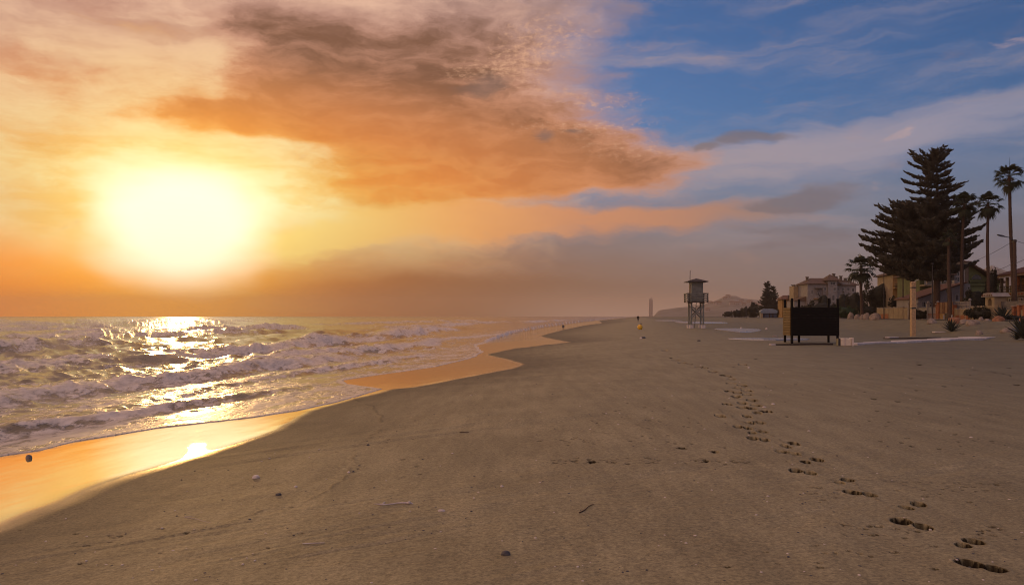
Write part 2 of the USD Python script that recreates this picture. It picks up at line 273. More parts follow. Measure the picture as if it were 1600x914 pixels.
MAT = dict(
    white=M('white_render', (0.258, 0.243, 0.228), 0.8, 0.10, 1.2, 0.004), cream=M('cream_render', (0.295, 0.237, 0.148), 0.8, 0.14, 1.2, 0.004), pink=M('pink_render', (0.290, 0.221, 0.190), 0.8, 0.12, 1.5, 0.004),
    ochre=M('ochre_render', (0.274, 0.161, 0.054), 0.8, 0.14, 1.0, 0.004), green=M('green_render', (0.112, 0.133, 0.056), 0.8, 0.15, 0.8, 0.004), grey=M('grey_render', (0.132, 0.126, 0.120), 0.85, 0.15, 1.5, 0.004), taupe=M('taupe_render', (0.134, 0.110, 0.086), 0.85, 0.12, 1.5, 0.004),
    brick=M('red_brick', (0.27, 0.10, 0.045), 0.85, 0.25, 6.0, 0.006), tile=M('roof_tile', (0.160, 0.080, 0.048), 0.85, 0.25, 4.0, 0.01), browntile=M('brown_tile', (0.13, 0.085, 0.06), 0.85, 0.2, 4.0, 0.01), darkwood=M('dark_wood', (0.045, 0.03, 0.022), 0.75, 0.25, 6.0, 0.004),
    redboard=M('red_board', (0.10, 0.022, 0.012), 0.6, 0.15, 3.0), frame=M('pale_frame', (0.375, 0.367, 0.345), 0.6, 0.08, 3.0), darkmetal=M('dark_metal', (0.03, 0.03, 0.032), 0.5, 0.15, 5.0, spec=0.5),
    concrete=M('pale_concrete', (0.60, 0.56, 0.53), 0.85, 0.14, 2.5, 0.006), tower=M('weathered_grey_paint', (0.195, 0.210, 0.188), 0.75, 0.18, 3.0, 0.004), towerdark=M('weathered_dark_timber', (0.111, 0.094, 0.078), 0.8, 0.2, 4.0, 0.004), towerroof=M('tower_roof_boards', (0.06, 0.05, 0.045), 0.8, 0.2, 3.0, 0.004),
    goldwood=M('honey_timber', (0.11, 0.058, 0.014), 0.7, 0.22, 9.0, 0.003), shadewood=M('shade_black_timber', (0.006, 0.0055, 0.0055), 0.75, 0.2, 8.0, 0.003, spec=0.15), postwood=M('weathered_post_timber', (0.46, 0.325, 0.18), 0.75, 0.22, 6.0, 0.004),  # shade on the unlit enclosure boards is painted in as near black
    needle=M('pine_needles', (0.085, 0.085, 0.065), 0.7, 0.3, 2.0, trans=0.12), bark=M('bark', (0.075, 0.05, 0.036), 0.9, 0.25, 8.0, 0.02, 12), palmleaf=M('palm_leaf', (0.035, 0.045, 0.02), 0.5, 0.25, 3.0, trans=0.2),
    leafdark=M('dark_leaf', (0.032, 0.034, 0.022), 0.6, 0.3, 3.0, trans=0.15), hedge=M('hedge_leaf', (0.028, 0.062, 0.022), 0.55, 0.3, 3.0, trans=0.15), agave=M('agave_leaf', (0.028, 0.035, 0.026), 0.5, 0.25, 4.0),
    rock=M('pale_boulder', (0.30, 0.25, 0.205), 0.9, 0.25, 2.5, 0.03, 7.0), rockred=M('reddish_boulder', (0.30, 0.15, 0.085), 0.9, 0.25, 2.5, 0.03, 7.0), darkstone=M('dark_stone', (0.085, 0.08, 0.078), 0.55, 0.25, 20, 0.003, 60, spec=0.5), shell=M('shell_white', (0.72, 0.64, 0.56), 0.5, 0.12, 30),
    drift=M('bleached_driftwood', (0.62, 0.55, 0.50), 0.7, 0.14, 30, 0.002, 90), twig=M('brown_twig', (0.08, 0.045, 0.03), 0.8, 0.2, 30), yellow=M('yellow_plastic', (0.78, 0.46, 0.02), 0.28, 0.08, 4.0, spec=0.6), white_plastic=M('white_plastic', (0.74, 0.66, 0.52), 0.5, 0.08, 4.0),
    cloth=M('dark_cloth', (0.018, 0.017, 0.02), 0.9, 0.1, 5), trousers=M('blue_grey_cloth', (0.03, 0.032, 0.045), 0.9, 0.1, 5), skin=M('skin', (0.35, 0.21, 0.15), 0.6, 0.05, 5), hair=M('dark_hair', (0.02, 0.014, 0.01), 0.7, 0.1, 9), shoe=M('dark_shoe', (0.03, 0.027, 0.025), 0.7, 0.1, 9),
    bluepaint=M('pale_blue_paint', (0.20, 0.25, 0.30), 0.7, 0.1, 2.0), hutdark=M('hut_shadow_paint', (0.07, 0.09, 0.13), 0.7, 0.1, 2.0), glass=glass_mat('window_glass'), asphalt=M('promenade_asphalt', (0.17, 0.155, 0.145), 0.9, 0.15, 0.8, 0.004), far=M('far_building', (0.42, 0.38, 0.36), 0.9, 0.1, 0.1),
)


def P(px, Y, z=None):
    """A point of the ground under photo column px at distance Y."""
    X = (px - 800) / FPX * Y
    return (X, Y, float(ground(X, Y)) if z is None else z)


def H(py, Y): return CAMZ + (HORIZ - py) / FPX * Y                  # height of photo row py at distance Y


def sstep(a, b, x):
    t = np.clip((x - a) / (b - a), 0, 1); return t * t * (3 - 2 * t)


def st(x, y): return x * ST + y * CT, x * CT - y * ST
def xy(s, t): return s * ST + t * CT, s * CT - t * ST


def n2(a, b, seed=0, octv=1):
    p = np.stack([np.asarray(a, float), np.asarray(b, float), np.zeros(np.shape(a))], -1)
    return meshkit.fbm(p, octv, seed) if octv > 1 else meshkit.noise(p, seed)


# ------------------------------------------------------------------ the beach
def ground0(x, y):
    s, t = st(np.asarray(x, float), np.asarray(y, float))
    tc = -1.4 + 0.9 * (n2(s / 14, s * 0, 5) - 0.5) * sstep(2, 12, s)
    v = tc - t
    fore = np.where(v > 12, v, np.log1p(np.exp(np.clip(v / 0.9, -30, 14))) * 0.9)
    z = -0.072 * np.minimum(fore, 16) - 0.035 * np.maximum(fore - 16, 0)
    z = z + 1.12 * sstep(22.5, 31.5, t)
    near = sstep(-6, 0, t)
    z = z + near * 0.09 * (n2(s / 9, t / 5, 11, 3) - 0.5) * sstep(3, 25, s) + 0.25 * sstep(16, 24, t) * (1 - sstep(28, 31, t)) * (n2(s / 3.0, t / 2.0, 13, 3) - 0.45)
    return z


FULL = False                                    # hit() gives the built surface once the shore lines are known


def ground(x, y):
    """The sand as built, without footprints."""
    x, y = np.atleast_1d(np.asarray(x, float)), np.atleast_1d(np.asarray(y, float))
    return (ground0(x, y) + relief(x, y)[0])[0]


def hit(px, py):
    """Where the ray through a photo pixel meets the smooth ground."""
    a, b = (px - 800) / FPX, (HORIZ - py) / FPX
    Y = np.geomspace(2, 2500, 300); k = max(1, np.argmax(CAMZ + b * Y < ground0(a * Y, Y)))
    Y = np.linspace(Y[k - 1], Y[k], 120); k = np.argmax(CAMZ + b * Y < ground0(a * Y, Y))
    return (a * Y[k], Y[k], float((ground if FULL else ground0)(a * Y[k], Y[k])))


FEDGE = [(-60, 728), (0, 712), (60, 704), (120, 690), (190, 679), (255, 668), (330, 660), (400, 652), (470, 641), (550, 622), (590, 612), (606, 607), (575, 603), (545, 600), (536, 594), (600, 584), (680, 573), (740, 558), (758, 549), (745, 540), (770, 531), (800, 521), (850, 511), (900, 504), (945, 499)]
WEDGE = [(-60, 836), (0, 812), (100, 774), (200, 738), (300, 712), (400, 682), (455, 658), (480, 642), (550, 623), (592, 613), (609, 608), (640, 606), (700, 594), (760, 583), (800, 575), (815, 569), (790, 562), (757, 554), (800, 545), (850, 539), (890, 535), (862, 530), (842, 525), (880, 515), (910, 509), (940, 505), (935, 501), (965, 498)]


def edge_line(pts):
    a = np.array([st(*hit(*p)[:2]) for p in pts]); a = a[np.argsort(a[:, 0])]
    return a


FL, WL = edge_line(FEDGE), edge_line(WEDGE)


def t_foam(s):
    w = np.log1p(np.maximum(s, 0) / 20) * 20
    lob = 0.35 * (n2(w / 1.7, s * 0, 21, 3) - 0.5) * sstep(1, 8, s) * (1 + np.minimum(s, 60) / 60) * sstep(260, 90, s)
    return np.interp(s, FL[:, 0], FL[:, 1]) + lob


def t_wet(s): return np.maximum(np.interp(s, WL[:, 0], WL[:, 1]) + 0.12 * (n2(s / 0.9, s * 0, 23, 2) - 0.5), t_foam(s) - 0.1)


rng = np.random.default_rng(7)
# footprints: (px, py, half width px, half height px) of each pressed patch: ball and heel of a shoe
FOOT = [(1515, 880, 22, 6.5), (1553, 888, 19, 5.5), (1521, 845, 16, 4.5), (1505, 851, 13, 3.5), (1408, 814, 17, 4.4), (1442, 822, 14.5, 4), (1435, 789, 12, 3.2), (1416, 794, 10, 3), (1332, 769, 13.5, 3.6), (1359, 773, 11, 3.2),
        (1324, 749, 11, 2.7), (1311, 753, 8, 2), (1244, 734, 11.5, 2.7), (1266, 738, 10, 2.4), (1276, 719, 10.5, 2.5), (1258, 722, 8, 2), (1222, 706, 10.5, 2.2), (1241, 709, 8.5, 1.9), (1240, 693, 9, 2.2), (1228, 697, 7, 1.8),
        (1176, 686, 9.5, 2.1), (1194, 688, 8.5, 1.8), (1191, 675, 8.5, 1.8), (1175, 677, 7, 1.5), (1153, 667, 7.5, 1.7), (1168, 669, 6.5, 1.5), (1186, 660, 9.5, 1.7), (1171, 661, 7, 1.5), (1125, 651, 8, 1.8), (1167, 651, 7, 1.5),
        (1197, 644, 9.5, 1.6), (1183, 646, 7, 1.4), (1160, 637, 10, 1.5), (1174, 639, 8, 1.4), (1182, 633, 9.5, 1.5), (1160, 629, 8, 1.9), (1175, 625, 9, 1.4), (1150, 620, 8.5, 1.4), (1136, 631, 8, 1.2), (1152, 613, 8, 1.8),
        (1168, 617, 9, 1.4), (1139, 611, 7, 1.2), (1152, 606, 7.5, 1.4), (1167, 610, 8.5, 1.3), (1142, 599, 7.5, 1.3), (1160, 602, 7.5, 1.2), (1143, 592, 8, 1.3), (1130, 586, 8, 1.3), (1114, 581, 9, 1.3), (1138, 588, 7, 1.2),
        (1102, 576, 7, 1.1), (1092, 573, 7, 1.1), (1078, 570, 7, 1.0), (1066, 567, 8, 1.0), (1056, 563, 7, 1.0), (1048, 559, 6, 0.9), (1042, 553, 6, 0.9), (1038, 547, 5, 0.8), (1150, 575, 5, 0.8), (1160, 570, 7, 0.8), (1180, 561, 6, 0.8),
        (1116, 705, 7, 1.2), (925, 720, 9, 0.8), (1065, 700, 9, 1.6), (1103, 718, 5, 1), (1560, 586, 7, 0.9), (1585, 602, 9, 0.8), (1540, 602, 8, 0.8), (1580, 575, 8, 0.9), (1520, 575, 8, 0.8), (1400, 628, 8, 0.9), (1365, 624, 6, 0.8), (1470, 563, 9, 0.7), (1440, 570, 8, 0.7)]
PIT = []
for k, (px, py, hw, hh) in enumerate(FOOT):
    X, Y, Z = hit(px, py)
    a = hw / FPX * Y; b = min(max(hh / FPX * Y * Y / (CAMZ - Z), 0.05), 0.16) if k < 62 else 0.05
    PIT.append((X, Y, a * 0.80, b, 0.115 + 0.015 * (k % 3) if k < 62 else 0.02, rng.uniform(-0.25, 0.25)))
# crumbs and little scuffs beside the track
CR = []
for cx, cy, w, h, n in [(960, 718, 110, 5, 46), (900, 690, 60, 8, 22), (1150, 720, 90, 4, 26), (1400, 655, 150, 22, 34), (1480, 690, 120, 18, 30), (1500, 765, 90, 14, 24), (1375, 828, 60, 14, 20), (1060, 670, 90, 22, 40), (980, 640, 70, 16, 20), (1300, 600, 200, 22, 40), (1520, 600, 80, 20, 30), (1280, 770, 26, 14, 10), (1540, 830, 16, 14, 9), (200, 850, 190, 30, 16), (600, 700, 70, 50, 14), (1300, 870, 200, 30, 16)]:
    for _ in range(n):
        px, py = cx + rng.normal() * w * 0.55, cy + rng.normal() * h * 0.55
        if py < 545 or py > 912: continue
        X, Y, Z = hit(px, py); CR.append((X, Y, rng.uniform(0.006, 0.022) * (1 + Y / 18), rng.uniform(0.006, 0.014) * (1 + Y / 15), rng.uniform(0.006, 0.014), rng.uniform(-0.6, 0.6)))


TIDE = [([(540, 617), (580, 634), (597, 650), (592, 672), (578, 684), (562, 693), (554, 704), (558, 716), (548, 735), (520, 762), (486, 780), (440, 800)], 0.014, 0.35), ([(1120, 640), (1180, 668), (1240, 700), (1330, 752), (1400, 800)], 0.010, 0.35),
        ([(840, 722), (920, 716), (1010, 720), (1100, 717), (1210, 724)], 0.010, 0.22), ([(820, 668), (900, 672), (960, 678)], 0.010, 0.25), ([(150, 858), (260, 838), (350, 822), (430, 790)], 0.012, 0.4), ([(1290, 748), (1400, 750), (1520, 756), (1600, 752)], 0.012, 0.4), ([(1330, 628), (1450, 640), (1600, 650)], 0.012, 0.45), ([(1430, 566), (1500, 574), (1600, 590)], 0.02, 0.5)]


def fan(r, az):
    R, A = np.meshgrid(r, az, indexing='ij')
    nr, na = R.shape; i = np.arange(nr * na).reshape(nr, na)
    f = np.stack([i[:-1, :-1], i[:-1, 1:], i[1:, 1:], i[1:, :-1]], -1).reshape(-1, 4)[:, ::-1]
    return R * np.sin(A), R * np.cos(A), f


def steps(r0, r1, k, dmin, grow):
    r = [r0]
    while r[-1] < r1: r.append(r[-1] + min(max(k * r[-1] ** 2, dmin), grow * r[-1]))
    return np.array(r)


def put_attr(path, **kw):
    m = UsdGeom.Mesh.Get(stage, path)
    for k, v in kw.items(): UsdGeom.PrimvarsAPI(m).CreatePrimvar(k, Sdf.ValueTypeNames.FloatArray, 'vertex').Set(Vt.FloatArray.FromNumpy(np.asarray(v, np.float32)))


def wind_streaks(x, y):
    a = math.radians(60); u, v = x * math.sin(a) + y * math.cos(a), x * math.cos(a) - y * math.sin(a)
    w = 0.35 * (n2(u / 2.2, v / 1.1, 31, 2) - 0.5)
    f = n2(u / 1.1, (v + w) / 0.07, 33, 2) - 0.5; g = n2(u / 2.5, (v + w) / 0.22, 35, 2) - 0.5
    patch = sstep(0.42, 0.66, n2(u / 3.5, v / 1.6, 37, 3))
    return (0.007 * f + 0.017 * g) * (0.2 + 1.2 * patch)


def compact(F, *arrs):
    u, inv = np.unique(F.ravel(), return_inverse=True)
    return (inv.reshape(F.shape),) + tuple(a[u] for a in arrs)


def relief(x, y):
    """Fine relief of the dry sand, and how wet it is."""
    s, t = st(x, y); rr = np.hypot(x, y)
    wet = 1 - sstep(-0.35, 0.55, (t - t_wet(s)) / (0.6 + 0.9 * sstep(13, 5, s) + s / 200))
    z = sstep(60, 18, rr) * wind_streaks(x, y) * (1 - wet) * (1 - 0.25 * sstep(8, 22, rr))
    return z + (1 - wet) * (0.012 * (n2(x / 0.28, y / 0.28, 41, 2) - 0.5) * sstep(14, 6, rr) + 0.05 * (n2(x / 2.2, y / 1.3, 43, 3) - 0.5) * sstep(2, 10, rr) * sstep(200, 60, rr)), wet


FULL = True


def build_beach():
    az = np.radians(np.concatenate([np.linspace(-180, -45, 28)[:-1], np.linspace(-45, -35, 22)[:-1], np.linspace(-35, 35, 790), np.linspace(35, 45, 22)[1:], np.linspace(45, 180, 28)[1:]]))
    r = np.concatenate([[0.02, 0.6, 1.3, 2.0], steps(2.6, 4800, 0.00055, 0.010, 0.09)])
    X, Y, F = fan(r, az); x, y = X.ravel(), Y.ravel()
    F, x, y = compact(F[(st(x, y)[1] > -45)[F].all(1)], x, y)
    dz, wet = relief(x, y); z = ground0(x, y) + dz; rr = np.hypot(x, y)
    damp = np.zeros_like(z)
    idx = np.nonzero((rr < 60) & (y > 0))[0]
    xs, ys = x[idx], y[idx]; order = np.argsort(ys); ysort = ys[order]
    for k, (X0, Y0, a, b, d, rot) in enumerate(PIT + CR):
        lo, hi = np.searchsorted(ysort, Y0 - 3 * max(a, b)), np.searchsorted(ysort, Y0 + 3 * max(a, b))
        j = idx[order[lo:hi]]; j = j[np.abs(x[j] - X0) < 3 * max(a, b)]
        if len(j) == 0: continue
        dx, dy = x[j] - X0, y[j] - Y0; c, sn = math.cos(rot), math.sin(rot)
        wob = 0.20 * (n2(x[j] / 0.03, y[j] / 0.03, 51 + k % 7, 2) - 0.5) if k < len(PIT) else 0.3 * (n2(x[j] / 0.015, y[j] / 0.015, 50, 1) - 0.5)
        q = np.sqrt(((dx * c + dy * sn) / a) ** 2 + ((-dx * sn + dy * c) / b) ** 2) + wob
        hole = 1 - sstep(0.80, 1.08, q)
        z[j] = z[j] - d * hole + 0.035 * d * np.exp(-((q - 1.38) / 0.2) ** 2)
        damp[j] = np.maximum(damp[j], (1 - sstep(1.06, 1.30, q)) * (1.0 if k < len(PIT) else 0.7))  # shade painted into pits and scuffs, on top of damp sand
    for line, wd, amt in TIDE:                                  # thin wrack lines left by the last waves
        w = np.array([hit(*p)[:2] for p in line]); w = np.stack([np.interp(np.linspace(0, 1, 90), np.linspace(0, 1, len(w)), w[:, i]) for i in (0, 1)], 1)
        w = w + 0.10 * np.stack([n2(np.arange(90) / 3.0, np.zeros(90), 101, 3) - 0.5, n2(np.arange(90) / 3.0, np.zeros(90), 103, 3) - 0.5], 1) * (w[:, 1:] / 8)
        from scipy.spatial import cKDTree
        fine = np.stack([np.interp(np.linspace(0, 89, 3000), np.arange(90), w[:, i]) for i in (0, 1)], 1); j = np.nonzero((rr < 40) & (y > 2))[0]
        dd, ii = cKDTree(fine).query(np.c_[x[j], y[j]], distance_upper_bound=0.4); ok = np.isfinite(dd); j, dd, ii = j[ok], dd[ok], ii[ok]
        br = sstep(0.32, 0.55, n2(ii / 40.0, ii * 0.0, 105, 2)); l = np.exp(-(dd / (wd * (1 + y[j] / 14))) ** 2) * br
        damp[j] = np.maximum(damp[j], amt * l); z[j] = z[j] + 0.006 * l
    g = G(); pos = g.n('geometry', 'position')
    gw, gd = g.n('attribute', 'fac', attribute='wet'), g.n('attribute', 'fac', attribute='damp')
    big = g.noise(pos, 0.55, 5, 0.6); mid = g.noise(g.n('mapping', 'vector', vector=pos, rotation=(0, 0, math.radians(-60)), scale=(4.0, 0.55, 1.0)), 1.0, 6, 0.6)
    fine = g.noise(pos, 55, 5, 0.75); grain = g.noise(pos, 210, 2, 0.8)
    base = g.mix(g.mr(big, 0.3, 0.7), SAND_A, SAND_B)
    base = g.mix(1.0, base, g.n('combine_xyz', 'vector', x=(mm := g.mr(mid, 0.3, 0.72, 1.10, 0.87)), y=mm, z=mm), 'multiply')
    gf = g.m('add', g.m('multiply', fine, 0.6), g.m('multiply', grain, 0.4))
    gm = g.mr(g.m('add', g.m('multiply', gf, 0.6), g.m('multiply', g.noise(pos, 26, 4, 0.75), 0.4)), 0.36, 0.64, 0.34, 1.70, kind='linear')
    base = g.mix(1.0, base, g.n('combine_xyz', 'vector', x=gm, y=gm, z=gm), 'multiply')
    lat = g.n('separate_xyz', vector=g.n('mapping', 'vector', vector=pos, rotation=(0, 0, TH)))
    base = g.mix(g.mr(g.m('add', Ref(f'{lat}.x'), g.m('multiply', big, 6.0)), 2.0, 16.0), base, g.mix(1.0, base, (0.56, 0.59, 0.64), 'multiply'))   # greyer, darker sand up the beach
    base = g.mix(g.m('multiply', gd, 0.97), base, (0.020, 0.015, 0.011))  # near-black colour stands in for shade in pits; wrack lines share it
    base = g.mix(g.m('multiply', g.n('attribute', 'fac', attribute='moist'), 0.55), base, (0.05, 0.036, 0.022))
    wetn = g.mr(g.m('add', gw, g.m('multiply', g.m('subtract', mid, 0.5), g.mr(gw, 0.0, 1.0, 0.5, 0.0))), 0.15, 0.95)
    base = g.mix(wetn, base, g.mix(0.72, base, (0.15, 0.10, 0.055)))
    h = g.m('add', g.m('multiply', fine, 0.006), g.m('multiply', grain, 0.0022))
    bump = g.n('bump', 'normal', height=h, strength=g.mr(wetn, 0.0, 0.8, 0.9, 0.0), distance=1.0)
    wetbump = g.n('bump', 'normal', height=g.noise(g.n('mapping', 'vector', vector=pos, rotation=(0, 0, TH), scale=(0.6, 0.25, 1)), 1.0, 4, 0.55), strength=0.25, distance=0.05, normal=bump)
    dry = g.n('principled_bsdf', 'BSDF', base_color=base, roughness=0.70, specular_ior_level=g.mr(gd, 0.0, 0.8, 0.28, 0.0), ior=1.42, normal=bump)
    film = g.n('glossy_bsdf', 'BSDF', color=(1.0, 0.92, 0.72), distribution='beckmann', roughness=g.mr(wetn, 0.2, 1.0, 0.30, 0.075), normal=wetbump)
    fr = g.n('fresnel', 'fac', IOR=2.6, )
    p = g.n('mix_closure', 'closure', fac=g.m('multiply', g.m('minimum', g.m('multiply', fr, 1.6), 0.96), wetn), closure1=dry, closure2=film)
    mat = g.done('/World/Looks/sand', surface=p)
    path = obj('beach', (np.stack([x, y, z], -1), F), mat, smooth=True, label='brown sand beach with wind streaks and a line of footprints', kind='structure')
    s_, t_ = st(x, y); tw = t_wet(s_)
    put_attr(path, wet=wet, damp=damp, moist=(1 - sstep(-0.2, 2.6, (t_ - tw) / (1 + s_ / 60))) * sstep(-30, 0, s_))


SAND_A, SAND_B = (0.325, 0.276, 0.150), (0.40, 0.342, 0.190)
build_beach()


# ------------------------------------------------------------------ the sea
SEA = -0.86


def sea_height(x, y, dr):
    s, t = st(x, y); zb = ground0(x, y); depth = np.clip(SEA - zb, 0, 3)
    far = np.hypot(x, y)
    z = np.full_like(x, SEA); foam = np.zeros_like(x); r = np.random.default_rng(3)
    amp_d = sstep(0.05, 1.2, depth); wx = 1.2 * (n2(x / 9, y / 9, 61, 2) - 0.5); wy = 1.2 * (n2(x / 9, y / 9, 63, 2) - 0.5)
    lams = np.geomspace(0.5, 14, 34)
    for lam in lams:
        a = r.normal() * (0.55 if lam > 3 else 0.9); dx, dy = CT * math.cos(a) - ST * math.sin(a) * -1, -ST * math.cos(a) + CT * math.sin(a)
        ph = 2 * np.pi / lam * ((x + wx) * dx + (y + wy) * dy) + r.uniform(0, 6.28)
        fade = sstep(1.1, 0.35, dr / lam); gust = 0.4 + 1.2 * n2(x / (lam * 4), y / (lam * 4), 65, 1)
        z = z + (0.031 * lam ** 0.38) * fade * gust * ((1 - 2 * np.abs(np.sin(ph / 2)) ** 0.9) + 0.15) * (0.30 + 0.70 * amp_d)
    # breaking ridges that run along the beach: t0, s centre, s half length, height, front width, back width
    swell = np.zeros_like(x)
    ridges = [(-11.2, 9, 9, 0.26, 0.30, 0.9), (-12.5, 34, 14, 0.26, 0.5, 2.0), (-17.5, 30, 13, 0.50, 0.7, 2.6), (-20, 75, 30, 0.55, 0.9, 3.0), (-30, 22, 14, 0.55, 1.2, 4.0), (-27, 62, 20, 0.70, 1.1, 4.0), (-31, 110, 26, 1.15, 1.4, 5.5), (-46, 38, 24, 1.35, 1.5, 6.0), (-52, 80, 22, 1.30, 1.6, 6.5),
              (-66, 120, 34, 1.3, 2, 8), (-74, 40, 30, 1.2, 2.5, 9), (-92, 90, 36, 1.5, 2.5, 9), (-118, 160, 60, 1.5, 3, 11), (-125, 60, 40, 1.3, 3.5, 12), (-45, 200, 60, 1.1, 1.8, 7), (-75, 280, 80, 1.3, 2.5, 8), (-170, 240, 90, 1.5, 4, 14), (-220, 120, 90, 1.5, 5, 16), (-260, 380, 140, 1.7, 5, 18), (-40, 360, 90, 1.0, 2, 7)]
    for k, (t0, sc, sl, hgt, wf, wb) in enumerate(ridges):
        tt = t0 + (2.2 + 0.05 * abs(t0)) * (n2(s / (9 + abs(t0) * 0.35), s * 0 + k, 71, 3) - 0.5) * 2
        d = t - tt; env = np.exp(-(np.abs(s - sc) / (1.4 * sl)) ** 3) * (0.80 + 0.5 * (n2(s / 12, s * 0 + k, 73, 4) - 0.35))
        env = np.clip(env, 0, 1.3)
        rough = 1 + 0.40 * (n2(x / 0.8, y / 0.8, 75, 4) - 0.5)
        prof = np.where(d > 0, np.exp(-(d / wf) ** 2), np.exp(-(d / wb) ** 2))
        swell = swell + 0.85 * hgt * env * prof * rough
        # curl, white front and churn behind
        brk = sstep(0.35, 0.7, env * (0.6 + 0.8 * n2(s / 8, t * 0 + k, 77, 2)))
        foam = np.maximum(foam, brk * np.exp(-((d - wf * 0.4) / (wf * 1.3)) ** 2) * 0.95)
        swell = swell + 0.22 * hgt * brk * np.exp(-((d - wf * 0.9) / wf) ** 2) * (n2(x / 0.5, y / 0.5, 79, 3) - 0.35)
        foam = np.maximum(foam, 0.50 * brk * np.exp(-np.abs(d + wb * 0.4) / (wb * 1.1)))
    e0 = t_foam(s) - t; calm = sstep(0.2, 1.2 + 9 * sstep(35, 110, s), e0)          # waves die out towards the swash edge
    swell = swell * calm; z = SEA + (z - SEA) * (0.15 + 0.85 * calm) + swell
    surf = sstep(-58, -10, t)
    foam = np.maximum(foam, surf * (0.14 + 0.72 * n2(x / 5.0, y / 8.0, 81, 4) * sstep(-44, -12, t)))
    foam = np.maximum(foam, 0.12 * sstep(-160, -40, t))
    # swash: a thin sheet that runs up the sand as far as the foam edge
    e = t_foam(s) - t
    film = np.where(e > 0, 0.012 + 0.012 * np.exp(-(e / 0.10) ** 2) + 0.05 * sstep(0, 3, e) , -0.12)
    film = film * sstep(-0.02, 0.10, e) - 0.12 * (e < -0.02)
    churn = (0.13 * (n2(s / 1.1, t / 0.45, 83, 4) - 0.5) + 0.05 * (n2(x / 0.2, y / 0.2, 84, 2) - 0.5)) * sstep(0.5, 4.0, e) * sstep(120, 30, far)
    wid = 0.15 + 0.012 * far * sstep(35, 80, s)
    film = np.where(s > 45, 0.02 * np.clip(e / wid, -3, 1), film)
    up = np.where(e > -0.6 - 3 * wid, zb + film + (churn + np.minimum(swell, 0.3) * sstep(0.5, 1.2, e)) * sstep(60, 36, s), zb - 0.25)
    z2 = np.where(e < 0, up, np.logaddexp(z * 18, up * 18) / 18)
    foam = np.where(z2 - z > 0.02, np.maximum(foam * 0.8, 0.22 + 0.62 * n2(s / 2.2, t / 0.9, 85, 4)), foam)
    foam = np.maximum(foam, 1.25 * np.exp(-((e - 0.05) / (0.09 + 0.16 * sstep(9, 13, s))) ** 2))
    lobe = sstep(9, 13, s) * (1 - sstep(21, 25, s)) * sstep(5.0, 1.5, e)
    foam = np.maximum(foam, 0.66 * lobe)
    clear = (1 - sstep(9, 12, s)) * sstep(2.2, 1.2, e) * sstep(0.18, 0.32, e)       # near left: the sheet is bare water
    foam = foam * (1 - 0.75 * clear)
    return z2, np.clip(foam, 0, 1.2)


def build_sea():
    az = np.radians(np.concatenate([np.linspace(-171, -50, 24)[:-1], np.linspace(-50, -35, 40)[:-1], np.linspace(-35, 11.5, 640), np.linspace(11.5, 14, 6)[1:]]))
    r = steps(3.0, 4800, 0.00023, 0.035, 0.07)
    X, Y, F = fan(r, az); x, y = X.ravel(), Y.ravel()
    dr = np.gradient(r)[:, None] * np.ones(len(az)); dr = np.maximum(dr, r[:, None] * 0.0013 * 2).ravel()
    s, t = st(x, y); keep = t < t_foam(s) + 0.9 + np.hypot(x, y) * 0.006
    F, x, y, dr = compact(F[keep[F].any(1)], x, y, dr)
    z, foam = sea_height(x, y, dr)
    g = G(); pos = g.n('geometry', 'position'); ff = g.n('attribute', 'fac', attribute='foam')
    al = g.n('mapping', 'vector', vector=pos, rotation=(0, 0, TH), scale=(0.9, 0.40, 0.9))
    wp = g.vm('add', al, g.vm('scale', g.n('noise_texture', 'color', vector=al, scale=0.9, detail=3.0), scale=0.9))
    lace = g.n('voronoi_texture', 'distance', vector=wp, scale=1.7, feature='distance_to_edge'); lace2 = g.n('voronoi_texture', 'distance', vector=wp, scale=4.6, feature='distance_to_edge')
    nz = g.noise(wp, 1.1, 7, 0.65); nz2 = g.noise(al, 5.5, 5, 0.7)
    web = g.m('add', g.m('multiply', g.mr(lace, 0.0, 0.30, 1.0, 0.0, kind='linear'), 0.6), g.m('multiply', g.mr(lace2, 0.0, 0.35, 1.0, 0.0, kind='linear'), 0.4))
    v = g.m('add', g.m('multiply', web, 0.42), g.m('add', g.m('multiply', g.m('subtract', nz, 0.5), 2.1), g.m('multiply', g.m('subtract', nz2, 0.5), 1.5)))
    mask = g.mr(g.m('add', v, g.m('multiply', ff, 1.05)), 0.68, 1.02)
    hh = g.m('add', g.m('multiply', g.noise(al, 1.6, 6, 0.62), 0.10), g.m('add', g.m('multiply', g.noise(al, 6.0, 4, 0.6), 0.018), g.m('multiply', mask, 0.03)))
    bmp = g.n('bump', 'normal', height=hh, strength=0.62, distance=1.0)
    water = g.n('principled_bsdf', 'BSDF', base_color=(0.070, 0.052, 0.022), roughness=0.22, ior=1.5, specular_ior_level=0.8, normal=bmp)
    fcol = g.mix(g.mr(nz2, 0.3, 0.7), (0.52, 0.45, 0.365), (0.86, 0.76, 0.64))
    foamb = g.n('principled_bsdf', 'BSDF', base_color=fcol, roughness=0.42, specular_ior_level=0.6, normal=bmp)
    c = g.n('mix_closure', 'closure', fac=g.m('multiply', mask, 0.92), closure1=water, closure2=foamb)
    mat = g.done('/World/Looks/sea_water', surface=c)
    path = obj('sea', (np.stack([x, y, z], -1), F), mat, smooth=True, label='foaming sea with breakers rolling in from the left', kind='structure')
    put_attr(path, foam=foam)


build_sea()


